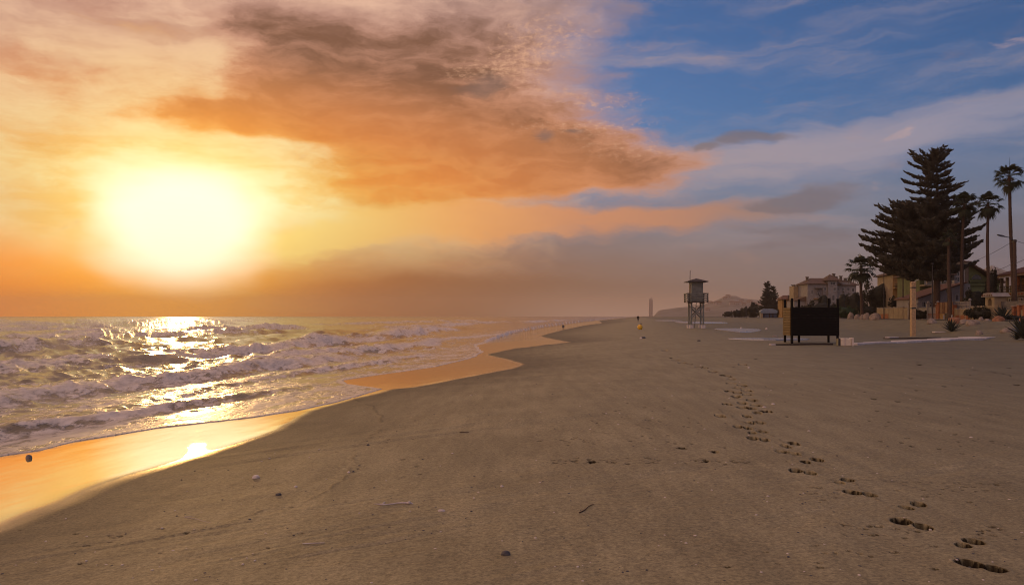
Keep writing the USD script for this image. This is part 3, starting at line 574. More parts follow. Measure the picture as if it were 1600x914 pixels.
# ------------------------------------------------------------------ promenade, pools, hills
def strip(name, t0, t1, s0, s1, lift, mat, n=240, **kw):
    S = np.geomspace(s0, s1, n); T = np.linspace(t0, t1, 9)
    SS, TT = np.meshgrid(S, T, indexing='ij'); x, y = xy(SS, TT); z = ground0(x, y)
    z = np.maximum(z, 0) + lift; i = np.arange(z.size).reshape(z.shape)
    f = np.stack([i[:-1, :-1], i[:-1, 1:], i[1:, 1:], i[1:, :-1]], -1).reshape(-1, 4)[:, ::-1]
    return obj(name, (np.stack([x.ravel(), y.ravel(), z.ravel()], -1), f), mat, smooth=True, **kw)


strip('promenade', 31.5, 35.4, 40, 520, 0.05, MAT['asphalt'], label='grey asphalt promenade between the sand and the garden walls', kind='structure')


def pool_material():
    g = G(); pos = g.n('geometry', 'position')
    b = g.n('bump', 'normal', height=g.noise(g.n('mapping', 'vector', vector=pos, scale=(1.0, 0.35, 1.0)), 1.3, 4, 0.6), strength=0.15, distance=0.05)
    return g.done('/World/Looks/pool_water', surface=g.n('principled_bsdf', 'BSDF', base_color=(0.05, 0.045, 0.04), roughness=0.16, ior=3.2, specular_ior_level=1.0, normal=b))


POOL = pool_material()


def pool(pts, label):
    """A shallow pool of water left on the sand; its outline from rays on the flat sand, its level just above it."""
    w = []
    for px, py in pts:
        Y = CAMZ / ((py - HORIZ) / FPX); w.append(((px - 800) / FPX * Y, Y))
    w = np.array(w); c = w.mean(0); ring = []
    for i in range(len(w)):                       # rounded outline
        a, b, d = w[i - 1], w[i], w[(i + 1) % len(w)]
        for u in (0.0, 0.33, 0.66): ring.append((1 - u) ** 2 * (a + b) / 2 + 2 * u * (1 - u) * b + u * u * (b + d) / 2)
    ring = np.array(ring); ring[:, 1] += 0.25 * (n2(ring[:, 0] * 1.3, ring[:, 1] * 0.7, 91) - 0.5)
    lev = float(np.max(ground0(*np.vstack([ring, w]).T))) + 0.012
    v = np.vstack([[*c, lev], np.c_[ring, np.full(len(ring), lev)]]); n = len(ring)
    low = v.copy(); low[1:, :2] = c + (low[1:, :2] - c) * 1.04; low[:, 2] -= 0.10
    f = [(0, 1 + i, 1 + (i + 1) % n) for i in range(n)] + [(1 + i, n + 2 + i, n + 2 + (i + 1) % n) for i in range(n)] + [(1 + i, n + 2 + (i + 1) % n, 1 + (i + 1) % n) for i in range(n)]
    vv, ff = np.vstack([v, low]), np.array(f)
    return obj('water_pool', trimesh.Trimesh(vv, ff, process=False), POOL, label=label, kind='structure')


pool([(1052, 502.9), (1090, 502.6), (1135, 503.6), (1137, 505.2), (1098, 505.4), (1062, 504.6)], 'thin shining pool of water on the sand behind the watchtower legs')
pool([(1108, 513.4), (1140, 512.9), (1178, 513.2), (1192, 515.2), (1182, 518.4), (1160, 519.6), (1138, 517.2)], 'widest shining pool of water on the sand right of the watchtower')
pool([(1130, 528.7), (1180, 528.2), (1225, 528.3), (1266, 528.8), (1264, 531.2), (1200, 531.0), (1150, 530.4)], 'nearest narrow pool of water on the sand left of the black enclosure')
pool([(1018, 500.4), (1048, 500.0), (1070, 500.8), (1060, 501.7), (1030, 501.6)], 'faint distant pool of water on the sand left of the watchtower')


def hills():
    prof = [(1016, 489), (1026, 484), (1040, 482), (1060, 479), (1080, 478), (1100, 475), (1115, 471), (1128, 466), (1140, 463), (1150, 463.5), (1160, 467), (1176, 468), (1196, 470), (1230, 472), (1290, 470), (1360, 470), (1430, 462), (1500, 452), (1515, 442), (1535, 430), (1550, 425), (1568, 431), (1600, 444), (1700, 452), (1900, 470), (2300, 485)]
    p = np.array(prof, float); az = np.arctan((p[:, 0] - 800) / FPX); e = (HORIZ - p[:, 1]) / FPX
    A = np.linspace(az[0], az[-1], 420); D = np.linspace(0, 1, 60)
    AA, DD = np.meshgrid(A, D); base = np.interp(A, az, 2300 + 0 * az)
    r1 = 2600 - 900 * sstep(math.radians(23), math.radians(26.5), AA); r0 = r1 * 0.66
    R = r0 + DD * (r1 - r0) * 1.6
    crest = np.interp(AA, az, e) * r1
    lump = 0.90 + 0.2 * n2(R * np.sin(AA) / 130, R * np.cos(AA) / 130, 97, 5)
    shape = np.where(DD < 0.625, sstep(0, 0.625, DD) ** 0.8, 1 - 0.5 * sstep(0.625, 1, DD))
    z = crest * shape * np.where(DD < 0.6, lump, 0.97 + 0.06 * (lump - 1)) - 2 + (1 - DD) * 0
    z = np.minimum(z, crest * (0.97 + 0.06 * (n2(AA * 160, DD * 0, 99, 4) - 0.5)))
    edge = sstep(0, 0.012, AA - az[0]); z = z * edge - 2 * (1 - edge)
    i = np.arange(z.size).reshape(z.shape)
    f = np.stack([i[:-1, :-1], i[:-1, 1:], i[1:, 1:], i[1:, :-1]], -1).reshape(-1, 4)[:, ::-1]
    g = G(); pos = g.n('geometry', 'position')
    col = g.mix(g.mr(g.noise(pos, 0.012, 8, 0.65), 0.35, 0.65), (0.17, 0.165, 0.14), (0.30, 0.28, 0.25))
    mat = g.done('/World/Looks/hill_scrub', surface=g.n('principled_bsdf', 'BSDF', base_color=col, roughness=0.95, specular_ior_level=0.1))
    x, y = R * np.sin(AA), R * np.cos(AA)
    obj('hills', (np.stack([x.ravel(), y.ravel(), z.ravel()], -1), f), mat, smooth=True, label='low scrubby hills fading into haze beyond the beach', kind='structure')
    return A, R, z


HA, HR, HZ = hills()


def hill_z(x, y):
    a, r = math.atan2(x, y), math.hypot(x, y); j = int(np.clip(np.searchsorted(HA, a), 0, len(HA) - 1)); return float(np.interp(r, HR[:, j], HZ[:, j]))


def far_house(px, Y, w, h, label, group=None, loc_z=None):
    x = (px - 800) / FPX * Y; z = hill_z(x, Y) - 1 if loc_z is None else loc_z
    t = thing('hillside_house', label, 'house', (x, Y, z), RZ, group)
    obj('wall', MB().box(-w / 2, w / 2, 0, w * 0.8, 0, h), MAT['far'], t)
    obj('roof', MB().hip(-w / 2, w / 2, 0, w * 0.8, h, h + w * 0.18, 0.5, 0.5), MAT['tile'], t)
    m = MB()
    for k in range(3): m.box(-w * 0.38 + k * w * 0.28, -w * 0.22 + k * w * 0.28, -0.06, 0.02, h * 0.4, h * 0.75)
    obj('window', m, MAT['glass'], t)


hrng = np.random.default_rng(17)
for k in range(16):
    far_house(1092 + k * 6.6 + hrng.uniform(-2, 2), 1950 + hrng.uniform(0, 350), hrng.uniform(12, 18), hrng.uniform(6, 10), 'small pale house on the hazy hillside right of the watchtower', 'pale houses on the hazy hillside')


def tower_block():
    Y = 3000; x = (1017 - 800) / FPX * Y
    t = thing('tower_block', 'tall narrow tower block fading into the mist left of the watchtower', 'building', (x, Y, -2), RZ)
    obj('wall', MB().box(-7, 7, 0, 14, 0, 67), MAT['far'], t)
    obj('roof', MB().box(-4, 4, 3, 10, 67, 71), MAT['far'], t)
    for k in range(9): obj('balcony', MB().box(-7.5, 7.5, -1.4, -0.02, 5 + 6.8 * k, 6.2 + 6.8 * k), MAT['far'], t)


tower_block()


# ------------------------------------------------------------------ lifeguard tower
def lifeguard_tower():
    Y = 104.0; x = (1087.5 - 800) / FPX * Y; u = Y / FPX                       # u: metres per photo pixel there
    z0 = float(ground(x, Y)); zz = lambda py: H(py, Y) - z0
    t = thing('lifeguard_tower', 'grey wooden lifeguard tower on tall crossed stilts standing on the sand', 'lifeguard tower', (x, Y, z0), -2.0)
    deck = zz(474); hw, hd = 15.8 * u, 1.3; lx = 9.2 * u
    for sy in (-1, 1):
        for sx in (-1, 1):
            lg = obj('leg', MB().box(sx * lx - .10, sx * lx + .10, sy * 0.85 - .10, sy * 0.85 + .10, 0.28, deck - .06, 0.015), MAT['tower'], t)
            obj('concrete_foot', MB().box(sx * lx - .24, sx * lx + .24, sy * 0.85 - .24, sy * 0.85 + .24, -0.3, 0.42, 0.03), MAT['concrete'], lg)
        for a, b in (((-lx, zz(478)), (lx, zz(497))), ((lx, zz(478)), (-lx, zz(497)))):
            yy = sy * 0.85 - (.175 if (a[0] < 0) else .14)
            obj('brace', MB().beam((a[0], yy, a[1]), (b[0], yy, b[1]), 0.06, 0.16), MAT['tower'], t)
    for sx in (-1, 1):
        obj('side_beam', MB().box(sx * lx - .09, sx * lx + .09, -1.2, 1.2, deck - .05, deck + .11), MAT['towerdark'], t)
    n = 9
    for k in range(n):
        obj('deck_plank', MB().box(-hw, hw, -hd + 2 * hd * k / n + .01, -hd + 2 * hd * (k + 1) / n - .01, deck + .112, deck + .17), MAT['towerdark'], t)
    d1 = deck + .17; top = zz(458.2)
    for sx in (-1, 1):
        for sy in (-1, 1): obj('rail_post', MB().box(sx * (hw - .09) - .10, sx * (hw - .09) + .10, sy * (hd - .08) - .07, sy * (hd - .08) + .07, d1, top, .01), MAT['towerdark'], t)
    gap = (top - d1) / 4
    for k in range(4):
        a, b = d1 + gap * (k + 0.52), d1 + gap * (k + 1) - .004
        for sy in (-1, 1): obj('rail_board', MB().box(-hw + .02, hw - .02, sy * (hd + .012) - .02 - .02 * (sy < 0), sy * (hd + .012) + .02 + .02 * (sy > 0), a, b, .006), MAT['tower'], t)
        for sx in (-1, 1): obj('rail_board', MB().box(sx * (hw + .03) - .018, sx * (hw + .03) + .018, -hd + .02, hd - .02, a, b, .006), MAT['tower'], t)
    cw, cd, ct = 8.9 * u, 0.85, zz(441.2)
    cab = obj('cabin', MB().box(-cw, cw, -cd, cd, d1 + .003, ct), MAT['tower'], t)
    for k in range(8): obj('board', MB().box(-cw + .02 + k * 2 * cw / 8, -cw - .012 + (k + 1) * 2 * cw / 8, -cd - .022, -cd - .002, d1 + .01, ct - .01), MAT['tower'], cab)
    w = obj('window', MB().box(-cw * 1.0 - .05, -cw - .004, -0.45, 0.45, d1 + 1.0, ct - .2), MAT['frame'], t); obj('pane', MB().box(-cw - .07, -cw - .052, -0.38, 0.38, d1 + 1.07, ct - .27), MAT['glass'], w)
    obj('roof', MB().hip(-cw, cw, -cd, cd, ct + .004, zz(435.0), 7.0 * u, 0.0, th=.08), MAT['towerroof'], t)
    obj('mast', MB().tube([(-hw + .22, -hd - .10, d1 - .25), (-hw + .30, -hd - .10, zz(423.5))], [.05, .032], 8), MAT['darkmetal'], t)
    # ladder at the back
    for sx in (-.3, .3): obj('ladder_rail', MB().beam((sx, hd + 1.25, 0.0), (sx, hd + .05, d1), .08, .05), MAT['tower'], t)
    for k in range(8): obj('ladder_rung', MB().box(-.26, .26, hd + 1.25 - 1.2 * (k + 1) / 9 - .03, hd + 1.25 - 1.2 * (k + 1) / 9 + .03, d1 * (k + 1) / 9 - .02, d1 * (k + 1) / 9 + .02), MAT['tower'], t)


lifeguard_tower()


# ------------------------------------------------------------------ the dark slatted enclosure and what lies by it
def enclosure():
    Y = 46.0; x0 = (1236.5 - 800) / FPX * Y; u = Y / FPX; z0 = float(ground(x0 + 1.3, Y)) - .03
    t = thing('timber_enclosure', 'timber enclosure on posts with shade coloured black boards and a honey coloured slatted end', 'enclosure', (x0, Y, z0), RZ * 0.55)
    W, D = 2.62, 1.75; a, b = 0.48, H(480.5, Y) - z0
    n = 11
    for k in range(n):
        p, q = a + (b - a) * k / n + .0025, a + (b - a) * (k + 1) / n - .0025
        obj('front_board', MB().box(-.02, W + .02, -.035, .0, p, q, .006), MAT['shadewood'], t)
        obj('back_board', MB().box(-.02, W + .02, D, D + .035, p, q, .006), MAT['shadewood'], t)
        obj('end_slat', MB().box(-.055, -.022, .05, D - .02, p + .004, q - .004, .006), MAT['goldwood'], t, label='honey coloured slat lit by the low sun' if k == 0 else None)
        obj('far_end_slat', MB().box(W + .022, W + .055, .05, D - .02, p, q, .006), MAT['shadewood'], t)
    for k, (px, py, hgt) in enumerate([(.045, .045, 2.62), (W - .045, .045, 2.62), (.055, D - .055, 2.56), (W - .06, D - .06, 2.66), (.44, D - .06, 2.55), (.86, D - .06, 2.60)]):
        obj('post', MB().box(px - .06, px + .06, py - .05, py + .05, -.3, hgt - (.0 if k != 1 else .03), .008), MAT['shadewood'], t)
    obj('top_rail', MB().box(.12, W - .12, D - .11, D - .06, b - .18, b - .04), MAT['shadewood'], t)


enclosure()


def plank(p, q, w, h, lift, name, label, cat, mat):
    a = np.array(hit(*p)); b = np.array(hit(*q)); d = b - a; L = float(np.hypot(d[0], d[1])); m = (a + b) / 2
    t = thing(name, label, cat, (m[0], m[1], min(a[2], b[2]) + lift), math.degrees(math.atan2(d[1], d[0])))
    obj('beam', MB().box(-L / 2, L / 2, -w / 2, w / 2, 0, h, .012), MAT[mat], t)
    return t, L


t_, L_ = plank((1210, 539.5), (1300, 538.5), .22, .11, -.02, 'beam', 'dark timber beam with a pale sawn end lying at the foot of the black enclosure', 'beam', 'darkwood')
obj('pale_end', MB().box(-L_ / 2 - .28, -L_ / 2 + .01, -.115, .115, .004, .118, .015), MAT['drift'], t_)
t_, L_ = plank((1384, 529.5), (1466, 528.2), .45, .09, -.01, 'platform', 'dark flat platform board lying at the foot of the tall post', 'platform', 'darkwood')
obj('pale_slab', MB().box(-L_ / 2 + .15, -L_ / 2 + 1.15, -.16, .20, .093, .16, .02), MAT['concrete'], t_)


def cream_box():
    Y = 42.6; u = Y / FPX; x = (1321 - 800) / FPX * Y; z0 = float(ground(x, Y)) - .02
    t = thing('plastic_box', 'dirty cream plastic box with a framed open end lying beside the black enclosure', 'box', (x, Y, z0), -6)
    obj('body', MB().box(-.30, .25, -.2, .2, 0, .42, .04), MAT['white_plastic'], t)
    f = MB()
    f.box(.252, .36, -.23, .23, 0.0, .07, .012); f.box(.252, .36, -.23, .23, .37, .45, .012); f.box(.254, .358, -.23, -.16, .071, .369); f.box(.254, .358, .16, .23, .071, .369)
    obj('end_frame', f, MAT['shell'], t); obj('end_panel', MB().box(.26, .30, -.15, .15, .08, .36), MAT['white_plastic'], t)
    obj('dark_lid', MB().box(-.42, -.302, -.19, .19, .01, .41, .02), MAT['darkmetal'], t)
    obj('strap', MB().box(-.11, -.05, -.207, .207, -.0, .427), MAT['drift'], t)


cream_box()


def walkway():
    y0, y1 = 43.6, 60.0
    A0, A1 = np.array([(1335 - 800) / FPX * 43.4, 43.0]), np.array([(1592 - 800) / FPX * 57.5, 57.5]); wid = 2.1
    d = A1 - A0; L = float(np.hypot(*d)); z0 = float(ground(*A0)) + .0
    t = thing('concrete_walkway', 'pale concrete slab walkway crossing the sand to the right edge', 'walkway', (A0[0], A0[1], z0), math.degrees(math.atan2(d[1], d[0])))
    n = 12
    for k in range(n):
        w2 = 0.55 + (wid - 0.55) * k / (n - 1); h = .10 + .02 * math.sin(k * 2.3)
        obj('slab', MB().box(L * k / n + .012, L * (k + 1) / n - .012, 0.0, w2, -.15, h, .015), MAT['concrete'], t)


walkway()


def shower_post():
    Y = 62.0; x = (1426.5 - 800) / FPX * Y; z0 = float(ground(x, Y)); u = Y / FPX
    t = thing('wooden_post', 'tall square weathered timber post with a metal band and a small angled bracket', 'post', (x, Y, z0), 0)
    top = H(442, Y) - z0
    obj('shaft', MB().box(-.17, .17, -.15, .15, -.3, top, .02), MAT['postwood'], t)
    for z in (H(449.5, Y) - z0, H(481.5, Y) - z0): obj('band', MB().box(-.182, .182, -.162, .162, z - .05, z + .05, .01), MAT['darkmetal'], t)
    obj('cap', MB().tm(trimesh.convex.convex_hull(np.array([(-.19, -.17, top + .003), (.19, -.17, top + .003), (.19, .17, top + .003), (-.19, .17, top + .003), (-.1, -.08, top + .10), (.1, -.08, top + .10), (.1, .08, top + .10), (-.1, .08, top + .10)]))), MAT['postwood'], t)
    obj('bracket', MB().beam((.06, 0, top + .06), (.40, -.05, top + .27), .05), MAT['frame'], t)


shower_post()


# ------------------------------------------------------------------ person far off, buoy, stones, shells
def capsule_body(joints, bones, res, it=10):
    import manifold3d as m3
    S = lambda j: m3.Manifold.sphere(joints[j][1], 16).translate(list(map(float, joints[j][0])))
    body = m3.Manifold()
    for a, b in bones: body = body + m3.Manifold.batch_hull([S(a), S(b)])
    m = body.refine_to_length(res).to_mesh(); tm = trimesh.Trimesh(m.vert_properties[:, :3], m.tri_verts)
    trimesh.smoothing.filter_taubin(tm, iterations=it); return tm


def walker():
    Y = 222.0; x = (997 - 800) / FPX * Y; z0 = float(ground(x, Y))
    t = thing('person', 'tiny figure in dark clothes walking along the distant water line', 'person', (x, Y, z0), 12)
    J = {'pel': ((0, 0, .96), .145), 'wst': ((0, 0, 1.10), .14), 'chs': ((0, -.01, 1.33), .165), 'nk': ((0, -.01, 1.50), .06), 'hd': ((0, -.03, 1.66), .10), 'top': ((0, -.01, 1.70), .10), 'nose': ((0, -.135, 1.645), .018), 'hd2': ((0, -.07, 1.64), .07),
         'sl': ((-.19, 0, 1.43), .07), 'sr': ((.19, 0, 1.43), .07), 'el': ((-.27, .10, 1.15), .05), 'er': ((.27, -.08, 1.15), .05), 'hl': ((-.25, .02, .90), .036), 'hr': ((.24, -.24, .95), .036), 'fl': ((-.25, -.03, .82), .024), 'fr': ((.23, -.31, .89), .024),
         'hpl': ((-.10, 0, .92), .11), 'hpr': ((.10, 0, .92), .11), 'kl': ((-.10, -.20, .52), .075), 'kr': ((.10, .06, .50), .075), 'al': ((-.10, -.26, .09), .05), 'ar': ((.10, .36, .14), .05), 'tl': ((-.10, -.42, .045), .04), 'tr': ((.10, .24, .045), .04)}
    B = [('pel', 'wst'), ('wst', 'chs'), ('chs', 'nk'), ('nk', 'hd'), ('hd', 'top'), ('hd2', 'nose'), ('hd', 'hd2'), ('chs', 'sl'), ('chs', 'sr'), ('sl', 'el'), ('sr', 'er'), ('el', 'hl'), ('er', 'hr'), ('hl', 'fl'), ('hr', 'fr'), ('pel', 'hpl'), ('pel', 'hpr'), ('hpl', 'kl'), ('hpr', 'kr'), ('kl', 'al'), ('kr', 'ar'), ('al', 'tl'), ('ar', 'tr')]
    obj('body', capsule_body(J, B, .05), MAT['skin'], t, smooth=True)
    big = lambda names, k: {j: (J[j][0], J[j][1] + k) for j in names}
    obj('jacket', capsule_body(big(['pel', 'wst', 'chs', 'sl', 'sr', 'el', 'er', 'hl', 'hr'], .03), [b for b in B if set(b) <= {'pel', 'wst', 'chs', 'sl', 'sr', 'el', 'er', 'hl', 'hr'}], .06), MAT['cloth'], t, smooth=True)
    obj('trousers', capsule_body(big(['pel', 'hpl', 'hpr', 'kl', 'kr', 'al', 'ar'], .022), [b for b in B if set(b) <= {'pel', 'hpl', 'hpr', 'kl', 'kr', 'al', 'ar'}], .06), MAT['trousers'], t, smooth=True)
    for a, b in (('al', 'tl'), ('ar', 'tr')): obj('shoe', capsule_body(big([a, b], .012), [(a, b)], .04), MAT['shoe'], t, smooth=True)
    obj('hair', capsule_body({'a': ((0, -.0, 1.73), .095), 'b': ((0, .04, 1.66), .09)}, [('a', 'b')], .05), MAT['hair'], t, smooth=True)


walker()


def buoy():
    Y = 95.0; x = (1000 - 800) / FPX * Y; z0 = float(ground(x, Y)); r = .31
    t = thing('buoy', 'round yellow marker buoy lying on the dark sand below the far walker', 'buoy', (x, Y, z0 - .03), 20)
    m = trimesh.creation.uv_sphere(r, count=[20, 32]); m.apply_translation((0, 0, r)); obj('float', m, MAT['yellow'], t, smooth=True)
    c = trimesh.creation.torus(r * 1.005, .035, major_sections=32, minor_sections=8); c.apply_transform(trimesh.transformations.rotation_matrix(1.1, (1, .2, 0))); c.apply_translation((0, 0, r)); obj('seam', c, MAT['yellow'], t, smooth=True)
    e = trimesh.creation.torus(.09, .025, major_sections=18, minor_sections=6); e.apply_transform(trimesh.transformations.rotation_matrix(math.pi / 2, (1, 0, 0))); e.apply_translation((.12, 0, 2 * r + .05)); obj('lifting_eye', e, MAT['darkmetal'], t, smooth=True)


buoy()


def rock_mesh(w, d, h, seed, sub=3, amp=0.35):
    m = trimesh.creation.icosphere(sub); v = m.vertices
    nn = meshkit.fbm(v * 1.3 + 7 + seed * 3.1, 4, seed); v = v * (1 + amp * (nn - 0.5) * 2)[:, None]
    v[:, 2] = np.where(v[:, 2] < 0, v[:, 2] * 0.45, v[:, 2])
    q = np.round(v * 2.2) / 2.2; v = v * 0.75 + q * 0.25                          # slightly faceted
    m.vertices = v * (w / 2, d / 2, h / 1.25) + (0, 0, h * 0.12); return m


def rock(px, Y, wpx, hpx, label, mat='rock', seed=0, name='boulder', cat='rock', group=None, sink=.06):
    x, y, z = P(px, Y); w, h = wpx / FPX * Y, hpx / FPX * Y
    return obj(name, rock_mesh(w, w * .8, h, seed).apply_translation((x, y, z - sink)), MAT[mat], smooth=35, label=label, cat=cat, group=group)


def Yt(px, t): return t / ((px - 800) / FPX * CT - ST)                            # distance of the line t seen at a photo column


for k, (px, wp, hp, tt, lab) in enumerate([(1329, 10, 11, 31.2, 'leftmost mossy boulder at the end of the row along the promenade by the green hedge'), (1339.5, 9, 9, 31.0, 'second boulder from the left in the row along the promenade edge'), (1347.5, 8, 9, 30.9, 'small boulder in the middle of the row along the promenade edge'),
                                           (1354.5, 11, 12, 30.8, 'tall leaning boulder second from the right of the row by the promenade'), (1367.5, 17, 12, 30.6, 'large smooth boulder at the right end of the row along the promenade')]):
    rock(px, Yt(px, tt), wp, hp, lab, seed=k)
for k, (px, wp, hp, tt, mt, lab) in enumerate([(1491, 20, 13, 28.6, 'rockred', 'brown topped boulder behind the small spiky agave on the sand'), (1507, 14, 9, 28.8, 'rock', 'pale low rock just right of the brown topped boulder'), (1520, 21, 11, 28.4, 'rock', 'wide pale rock between the brown boulder and the dark rounded hedge'),
                                               (1533, 9, 8, 31.0, 'rock', 'small pale rock at the foot of the dark rounded hedge'), (1542, 10, 5, 30.8, 'rock', 'low white rock below the shrine shaped gate pillar'), (1560, 18, 10, 30.9, 'rockred', 'reddish rock under the agave beside the shrine shaped pillar'),
                                               (1530, 11, 9, 24.5, 'rock', 'pointed pale rock alone on the sand above the walkway'), (1575, 22, 9, 26.0, 'rock', 'flat pale rock heap on the sand near the right edge'), (1456, 15, 9, 28.5, 'rock', 'pale grey rock on the sand slope right of the tall post'), (1597, 10, 8, 31.0, 'rockred', 'dark reddish rock at the right edge below the brick pillar')]):
    rock(px, Yt(px, tt), wp, hp, lab, mt, seed=20 + k)
x, y, z = hit(1468, 519.5); obj('paving_slab', MB().box(-.5, .5, -.25, .25, -.03, .08, .02).get()[0] + np.array([x, y, z]) if False else (MB().box(-.5, .5, -.25, .25, -.03, .08, .02).get()[0] + np.array([x, y, z]), MB().box(-.5, .5, -.25, .25, -.03, .08, .02).get()[1]), MAT['concrete'], label='small white slab lying on the sand left of the spiky agave', cat='slab')


def ground_stone(px, py, wpx, hpx, label, mat, cat, name, seed=0, flat=False):
    x, y, z = hit(px, py); w, h = .8 * wpx / FPX * y, .72 * hpx / FPX * y
    m = rock_mesh(w, w * .75, h, seed, 3 if wpx > 7 else 2, .22); m.apply_translation((x, y, z - h * .08))
    return obj(name, m, MAT[mat], smooth=40, label=label, cat=cat)


ground_stone(790, 864, 19, 11, 'rounded dark grey stone lying alone on the sand at the bottom centre', 'darkstone', 'stone', 'beach_stone', 1)
ground_stone(400, 747, 15, 8, 'pale stone with a shadow on the sand below the wet strip', 'shell', 'stone', 'beach_stone', 2)
ground_stone(435, 774, 12, 6, 'small dark stone on the sand near the pale shell left of centre', 'darkstone', 'stone', 'beach_stone', 3)
ground_stone(575, 695, 6, 4, 'tiny dark pebble on the sand at the upper end of the tide mark line', 'darkstone', 'stone', 'beach_stone', 4)
ground_stone(552, 737, 5, 3.5, 'small dark pebble against the pale shell on the tide mark line', 'darkstone', 'stone', 'beach_stone', 5)
ground_stone(545, 738.5, 6, 4, 'small pale shell beside a dark pebble on the tide mark line', 'shell', 'shell', 'seashell', 6)
ground_stone(462, 761, 7, 4, 'small white shell on the sand up right of the dark stone', 'shell', 'shell', 'seashell', 7)
ground_stone(690, 800, 14, 4.5, 'flat pinkish shell right of the bleached driftwood stick', 'drift', 'shell', 'seashell', 8)
ground_stone(784, 760, 7, 4, 'small white shell fragment on bare sand above centre', 'shell', 'shell', 'seashell', 9)
ground_stone(45, 716, 12, 10, 'grey stone standing in the shining wet sand at the left edge', 'rock', 'stone', 'beach_stone', 10)
ground_stone(1208, 631, 8, 3, 'white shell right of the footprint trail, upper of a pair', 'shell', 'shell', 'seashell', 11)
ground_stone(1194, 637, 8, 3, 'pale shell right of the footprint trail, lower of a pair', 'drift', 'shell', 'seashell', 12)
ground_stone(1170, 575, 5, 2, 'small white shell near the far end of the footprint trail', 'shell', 'shell', 'seashell', 13)
ground_stone(1264, 673, 6, 2, 'small white shell on open sand right of the footprint trail', 'shell', 'shell', 'seashell', 14)
ground_stone(1517, 684, 7, 2.2, 'thin white shell on the open sand near the right edge', 'shell', 'shell', 'seashell', 15)
ground_stone(1005, 528.5, 9, 5, 'small dark stone with a white side on the sand below the yellow buoy', 'darkstone', 'stone', 'beach_stone', 16)
ground_stone(1001.5, 528.8, 5, 4, 'white pebble touching the dark stone below the yellow buoy', 'shell', 'stone', 'beach_stone', 17)
ground_stone(1092, 533, 7, 3, 'dark clump of seaweed on the sand below the watchtower', 'darkstone', 'seaweed', 'seaweed_clump', 18)
ground_stone(1211, 526, 12, 4, 'flat pinkish stone on the sand left of the black enclosure', 'rock', 'stone', 'beach_stone', 19)
ground_stone(1197.5, 515, 4, 5, 'small white lump at the right tip of the widest pool', 'shell', 'stone', 'beach_stone', 20)
ground_stone(1158, 513, 4, 3, 'tiny white lump on the sand beyond the widest pool', 'shell', 'stone', 'beach_stone', 21)
ground_stone(880, 510.5, 5, 5, 'dark rock at the edge of the far surf', 'darkstone', 'rock', 'surf_rock', 22)


def driftwood():
    x, y, z = hit(615, 789.5); t = thing('driftwood_stick', 'bleached driftwood stick with a knotted end lying on the sand', 'driftwood', (x, y, z), 6)
    L = 60 / FPX * y; u = np.linspace(-.5, .5, 13); r = np.array([.25, .45, .75, .9, .7, .75, .72, .7, .78, .9, 1.1, 1.25, .6]) * .0085
    p = np.c_[u * L, .012 * np.sin(u * 5), .006 + .004 * np.sin(u * 9)]; obj('stick', MB().tube(p, r, 10), MAT['drift'], t, smooth=50)
    obj('knot', rock_mesh(.035, .03, .02, 5, 2).apply_translation((L * .40, .0, .006)), MAT['drift'], t, smooth=40)
    obj('branch_stub', MB().tube([(-L * .28, 0, .008), (-L * .24, .03, .014), (-L * .22, .045, .012)], [.006, .005, .003], 7), MAT['drift'], t, smooth=50)


driftwood()


def stick(p, q, r, name, label, cat, mat, bend=.01):
    a, b = np.array(hit(*p)), np.array(hit(*q)); u = np.linspace(0, 1, 8)[:, None]
    pts = a + (b - a) * u; pts[:, 2] += r * .7 + bend * .3 * np.sin(u[:, 0] * 3.1); pts[:, 0] += bend * np.sin(u[:, 0] * 6)
    return obj(name, MB().tube(pts, np.linspace(r, r * .55, 8), 8), MAT[mat], smooth=50, label=label, cat=cat)


stick((473, 850.5), (507, 848), .0045, 'drinking_straw', 'thin white straw lying on the sand at the lower left', 'straw', 'shell', 0)
stick((905, 802.5), (928, 789), .005, 'twig', 'thin brown twig lying at a slant on the sand right of centre', 'twig', 'twig')
stick((718, 675), (733, 674), .006, 'twig', 'short dark twig on the sand above the middle of the beach', 'twig', 'twig')
stick((288, 808), (331, 817.5), .0022, 'thread', 'thin pale thread lying bent on the sand at the left', 'thread', 'drift', .02)
stick((289, 807), (303, 806), .002, 'thread', 'short pale thread end touching the longer bent thread', 'thread', 'drift', .004)


def shell_bits():
    r = np.random.default_rng(5); m = MB(); d = MB(); b = trimesh.creation.icosphere(1)
    for k in range(420):
        px, py = r.uniform(0, 1600), 560 + 350 * r.uniform() ** 0.9
        X, Y, Z = hit(px, py); s, t = st(X, Y)
        if t < t_wet(np.array([s]))[0] + .6: continue
        w = r.uniform(.003, .0075) * (1 + Y / 9); q = b.vertices * (w, w * r.uniform(.5, 1), w * r.uniform(.25, .6)); a = r.uniform(0, 6.28); c, sn = math.cos(a), math.sin(a)
        q = np.c_[q[:, 0] * c - q[:, 1] * sn, q[:, 0] * sn + q[:, 1] * c, q[:, 2]] + (X, Y, Z + w * .1)
        (m if r.uniform() < .45 else d).add(q, b.faces)
    obj('shell_fragments', m, MAT['shell'], label='scattered tiny white shell fragments all over the sand', cat='shells', kind='stuff')
    obj('sand_pebbles', d, MAT['darkstone'], label='scattered tiny dark pebbles all over the sand', cat='pebbles', kind='stuff')


shell_bits()


